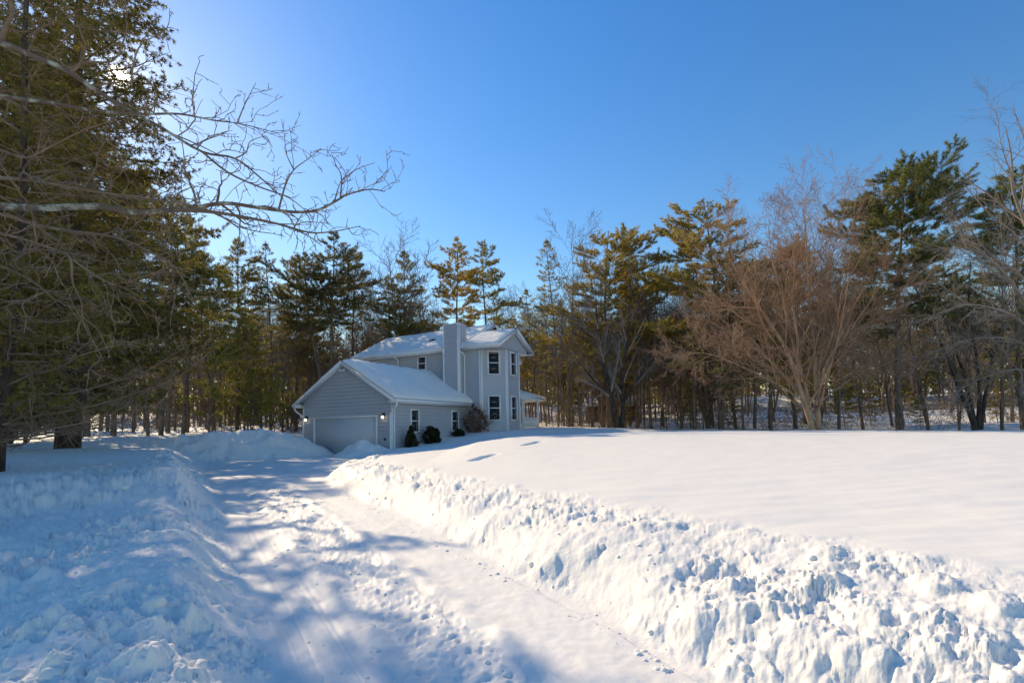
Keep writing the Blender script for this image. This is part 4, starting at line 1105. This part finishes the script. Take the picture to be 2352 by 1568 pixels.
Y0 = 31.0; b0 = at(1874, 983, Y0); zb0 = gz(b0[0], Y0)
def st_(lst, dy): return [(x, y, Y0 + dy * i / (len(lst) - 1)) for i, (x, y) in enumerate(lst)]
SP = [(15, .50, .35, .9, .16, .09, .05, 6), (8, .5, .4, .9, .15, .13, .03, 5), (8, .5, .35, .85, .1, .16, .02, 4), (4, .5, .3, .8, .1, .18, .0, 3)]
limb_tree("bare_tree", (b0[0], Y0, zb0), [
    (st_([(1870, 1000), (1862, 970), (1835, 885), (1807, 805), (1770, 744), (1732, 688), (1690, 620), (1660, 560)], -1.5), .20, .02),
    (st_([(1868, 985), (1850, 890), (1821, 791), (1798, 690), (1775, 604), (1765, 520)], 1.5), .15, .02),
    (st_([(1878, 1000), (1882, 978), (1873, 885), (1870, 791), (1859, 697), (1854, 604), (1850, 500)], .5), .19, .02),
    (st_([(1878, 985), (1880, 838), (1892, 782), (1896, 674), (1910, 590), (1930, 520)], 2.5), .14, .02),
    (st_([(1874, 930), (1900, 830), (1950, 760), (2000, 690), (2030, 640)], -2.0), .12, .02),
    (st_([(1866, 940), (1800, 890), (1720, 850), (1640, 815), (1580, 810)], -2.5), .05, .012),
    (st_([(1874, 930), (1940, 880), (2000, 850), (2050, 830)], 1.0), .05, .012),
    (st_([(1840, 900), (1770, 830), (1690, 770), (1610, 730)], 2.5), .09, .015),
], SP, 'barksunlit', 'twigred', "wide spreading leafless tree with sunlit tan stems and reddish brown twigs by the field", 61, .005)

Y0 = 25.0; b0 = at(2440, 985, Y0)
SPG = [(13, .34, .3, .75, .25, .09, .0, 6), (8, .45, .35, .8, .15, .13, .0, 5), (6, .5, .35, .8, .1, .16, .0, 4)]
limb_tree("bare_tree", (b0[0], Y0, gz(b0[0], Y0)), [
    (st_([(2440, 1010), (2425, 850), (2400, 680), (2372, 560), (2352, 505), (2327, 435), (2323, 360), (2309, 290)], .5), .22, .015),
    (st_([(2425, 800), (2352, 690), (2300, 620), (2250, 580), (2190, 570), (2130, 600)], -1), .10, .012),
    (st_([(2425, 780), (2352, 640), (2280, 590), (2230, 530), (2190, 500)], 1.5), .09, .012),
    (st_([(2430, 850), (2352, 745), (2290, 710), (2210, 700), (2140, 730)], -2), .09, .012),
    (st_([(2430, 870), (2352, 790), (2270, 775), (2190, 790), (2120, 820)], 1), .08, .012),
    (st_([(2430, 900), (2352, 850), (2280, 860), (2210, 890), (2180, 930)], -1), .07, .012),
    (st_([(2410, 720), (2480, 600), (2560, 500)], 0), .12, .02),
], SPG, 'twiggrey', 'twiggrey', "grey leafless tree leaning in from the right photo edge with drooping boughs", 62, .0045)

Y0 = 37.0; b0 = at(2238, 972, Y0)
SPD = [(12, .35, .3, .8, .2, .09, .03, 5), (7, .45, .35, .8, .15, .13, .02, 4), (5, .5, .35, .8, .1, .15, .0, 3)]
limb_tree("bare_tree", (b0[0], Y0, gz(b0[0], Y0)), [
    (st_([(2240, 990), (2232, 960), (2201, 885), (2163, 791), (2117, 697), (2090, 620)], -1), .22, .02),
    (st_([(2240, 985), (2222, 890), (2195, 800), (2165, 720), (2150, 640)], 1.5), .18, .02),
    (st_([(2246, 985), (2250, 900), (2240, 800), (2225, 700), (2230, 600)], .5), .18, .02),
    (st_([(2252, 985), (2268, 880), (2290, 780), (2320, 690)], 1), .16, .02),
], SPD, 'barkdark', 'twig', "dark multi stemmed tree fanning from one base in the shade right of the field", 63, .007)

Y0 = 39.0; b0 = at(1420, 985, Y0)
limb_tree("bare_tree", (b0[0], Y0, gz(b0[0], Y0)), [
    (st_([(1418, 1000), (1412, 950), (1398, 890), (1385, 820), (1372, 740), (1368, 660)], -1), .36, .02),
    (st_([(1424, 1000), (1430, 940), (1428, 870), (1440, 790), (1445, 700), (1450, 630)], 1), .30, .02),
    (st_([(1428, 930), (1460, 880), (1490, 830), (1520, 790)], 1), .12, .02),
    (st_([(1408, 920), (1370, 880), (1345, 850), (1320, 820)], -1), .12, .02),
], SPD, 'barkdark', 'twiggrey', "gnarled thick trunked old tree with grey green branches at the middle of the wood edge", 64, .007)

for px, Y, top, lab_ in ((1706, 37, 640, "pine on a thick dark trunk left of the spreading brown bare tree"), (1770, 38, 600, "pine on a thick dark trunk close behind the spreading brown bare tree")):
    place(PK2, px, Y, top, label=lab_, group=G_R, wide=.9)

# ------------------------------------------------------------------ shrubs against the house
def shrub(name, base, fn, n, m, label, leaf, stems, seed, bare_=None):
    r = np.random.RandomState(seed); o = empty(name, base); P = []; D = []
    while len(P) < n:
        p = fn(r)
        if p is not None: P.append(p); D.append(unit(p + np.array([0, 0, .2])))
    V, Fq, T = tufts(r, np.array(P), np.array(D), 7, leaf, leaf * .22, .8, (.5, 1.4))
    link("foliage", mesh("foliage", V, Fq, M[m], False, T), o)
    ss_ = []
    for k in range(stems):
        q = stick(r, (r.normal() * .05, r.normal() * .05, -.2), (r.normal() * .5, r.normal() * .5, 1), bare_ or .8, .014, .005, 5, .14, .02); ss_.append(q)
        for j in range(6):
            a, d, _ = point_on(q, .3 + .65 * r.rand()); ss_.append(stick(r, a, unit(d + r.normal(size=3) * .6), (bare_ or .8) * .45, .007, .003, 4, .15, 0))
    V, Fq = tubes(ss_, 4); link("stems", mesh("stems", V, Fq, M['twig']), o)
    return tag(o, label, "shrub")
def cone(R, H):
    def f(r):
        z = H * r.rand() ** 1.2; a = r.rand() * 6.28; q = R * (1 - (z / H) ** 1.4) * (.55 + .45 * r.rand()) * (1 + .25 * math.sin(3 * a + z * 5)); return np.array([q * math.cos(a), q * math.sin(a), z])
    return f
def globe(R, H):
    def f(r):
        v = unit(r.normal(size=3)) * (.55 + .45 * r.rand() ** .5); v = v * (1 + .18 * math.sin(5 * v[0] + 4 * v[2])); return np.array([v[0] * R, v[1] * R, (v[2] + .9) * H / 1.9])
    return f
def onwall(u, v): p = hw(u, v); return (p[0], p[1], gz(p[0], p[1]) - .06)
shrub("evergreen_shrub", onwall(.62, .75), cone(.36, 1.15), 800, 'shrubleaf', "narrow upright dark evergreen shrub beside the garage corner", .11, 4, 1)
shrub("evergreen_shrub", onwall(.72, 2.55), globe(.46, 1.0), 900, 'shrubleaf', "round dark evergreen shrub between the two garage side windows", .11, 4, 2)
shrub("evergreen_shrub", onwall(.6, 5.5), globe(.34, .5), 400, 'shrubleaf', "low dark shrub mostly buried in snow below the right garage side window", .1, 3, 3)
shrub("leafless_shrub", onwall(1.05, 6.9), globe(.8, 1.75), 230, 'leafbrown', "reddish brown twiggy shrub with dry leaves in the corner by the bay", .12, 40, 4, 1.7)

# ------------------------------------------------------------------ shed deep in the woods, and snow caught on the boughs
sp = at(1405, 955, 72); zs = gz(sp[0], 72)
shed = empty("shed", (sp[0], 72, zs), -.15)
b = MB(); b.box((-3.4, -2, -.5), (3.4, 2, 2.1)); b.prism([(-3.4, -2, 2.1), (-3.4, 2, 2.1), (-3.4, 2, 3.0)], (6.8, 0, 0)); b.build("wall", M['wood'], shed)
b = MB(); b.prism([(-3.8, -2.5, 2.1), (-3.8, 2.4, 3.25), (-3.8, 2.4, 3.6), (-3.8, -2.5, 2.42)], (7.6, 0, 0)); b.build("roof_snow", M['snow'], shed)
b = MB(); b.box((-.2, -2.05, 0), (2.6, -1.99, 1.8)); b.build("doorway", M['blackmetal'], shed)
tag(shed, "low brown wooden shed under a thick snow roof among the far trees", "shed")
def bough_near(pxy, roots):
    best = (1e9, None)
    for t in roots:
        br = [c for c in t.children if c.name.startswith("branches")][0]; me = br.data
        v = np.empty(len(me.vertices) * 3, dtype=np.float32); me.vertices.foreach_get("co", v); v = v.reshape(-1, 3)
        Mx = np.array(t.matrix_basis); v = v @ Mx[:3, :3].T + Mx[:3, 3]
        d = v @ FW; x = 1176 + F * (v @ RT) / d; y = 784 + SHIFT - F * (v @ UP) / d
        q = np.hypot(x - pxy[0], y - pxy[1]) + d * .8; i = int(np.argmin(q))
        if q[i] < best[0]: best = (q[i], v[i])
    return best[1]
evg = [o for o in bpy.data.objects if o.get("group") == G_L]; hem = [h1, h2]
for k, (px, py, s, rt) in enumerate(((505, 738, .30, evg), (543, 725, .22, evg), (285, 690, .06, hem))):
    c = bough_near((px, py), rt); V0, F0 = ICO[3]
    v = V0 * (1 + .4 * fbm(V0[:, 0] * 1.8 + k * 9, V0[:, 1] * 1.8 + V0[:, 2], 3, 5 + k))[:, None] * np.array([s * 1.4, s, s * .5])
    o = link("snow_clump", mesh("snow_clump", v, F0, M['snow'], True)); o.location = c; o.rotation_euler = (.2, .3, k)
    tag(o, ("larger snow clump caught on the yellow green evergreen", "smaller snow clump caught beside another on the yellow green evergreen", "small snow clump caught in the dark hemlock boughs")[k], "snow clump")
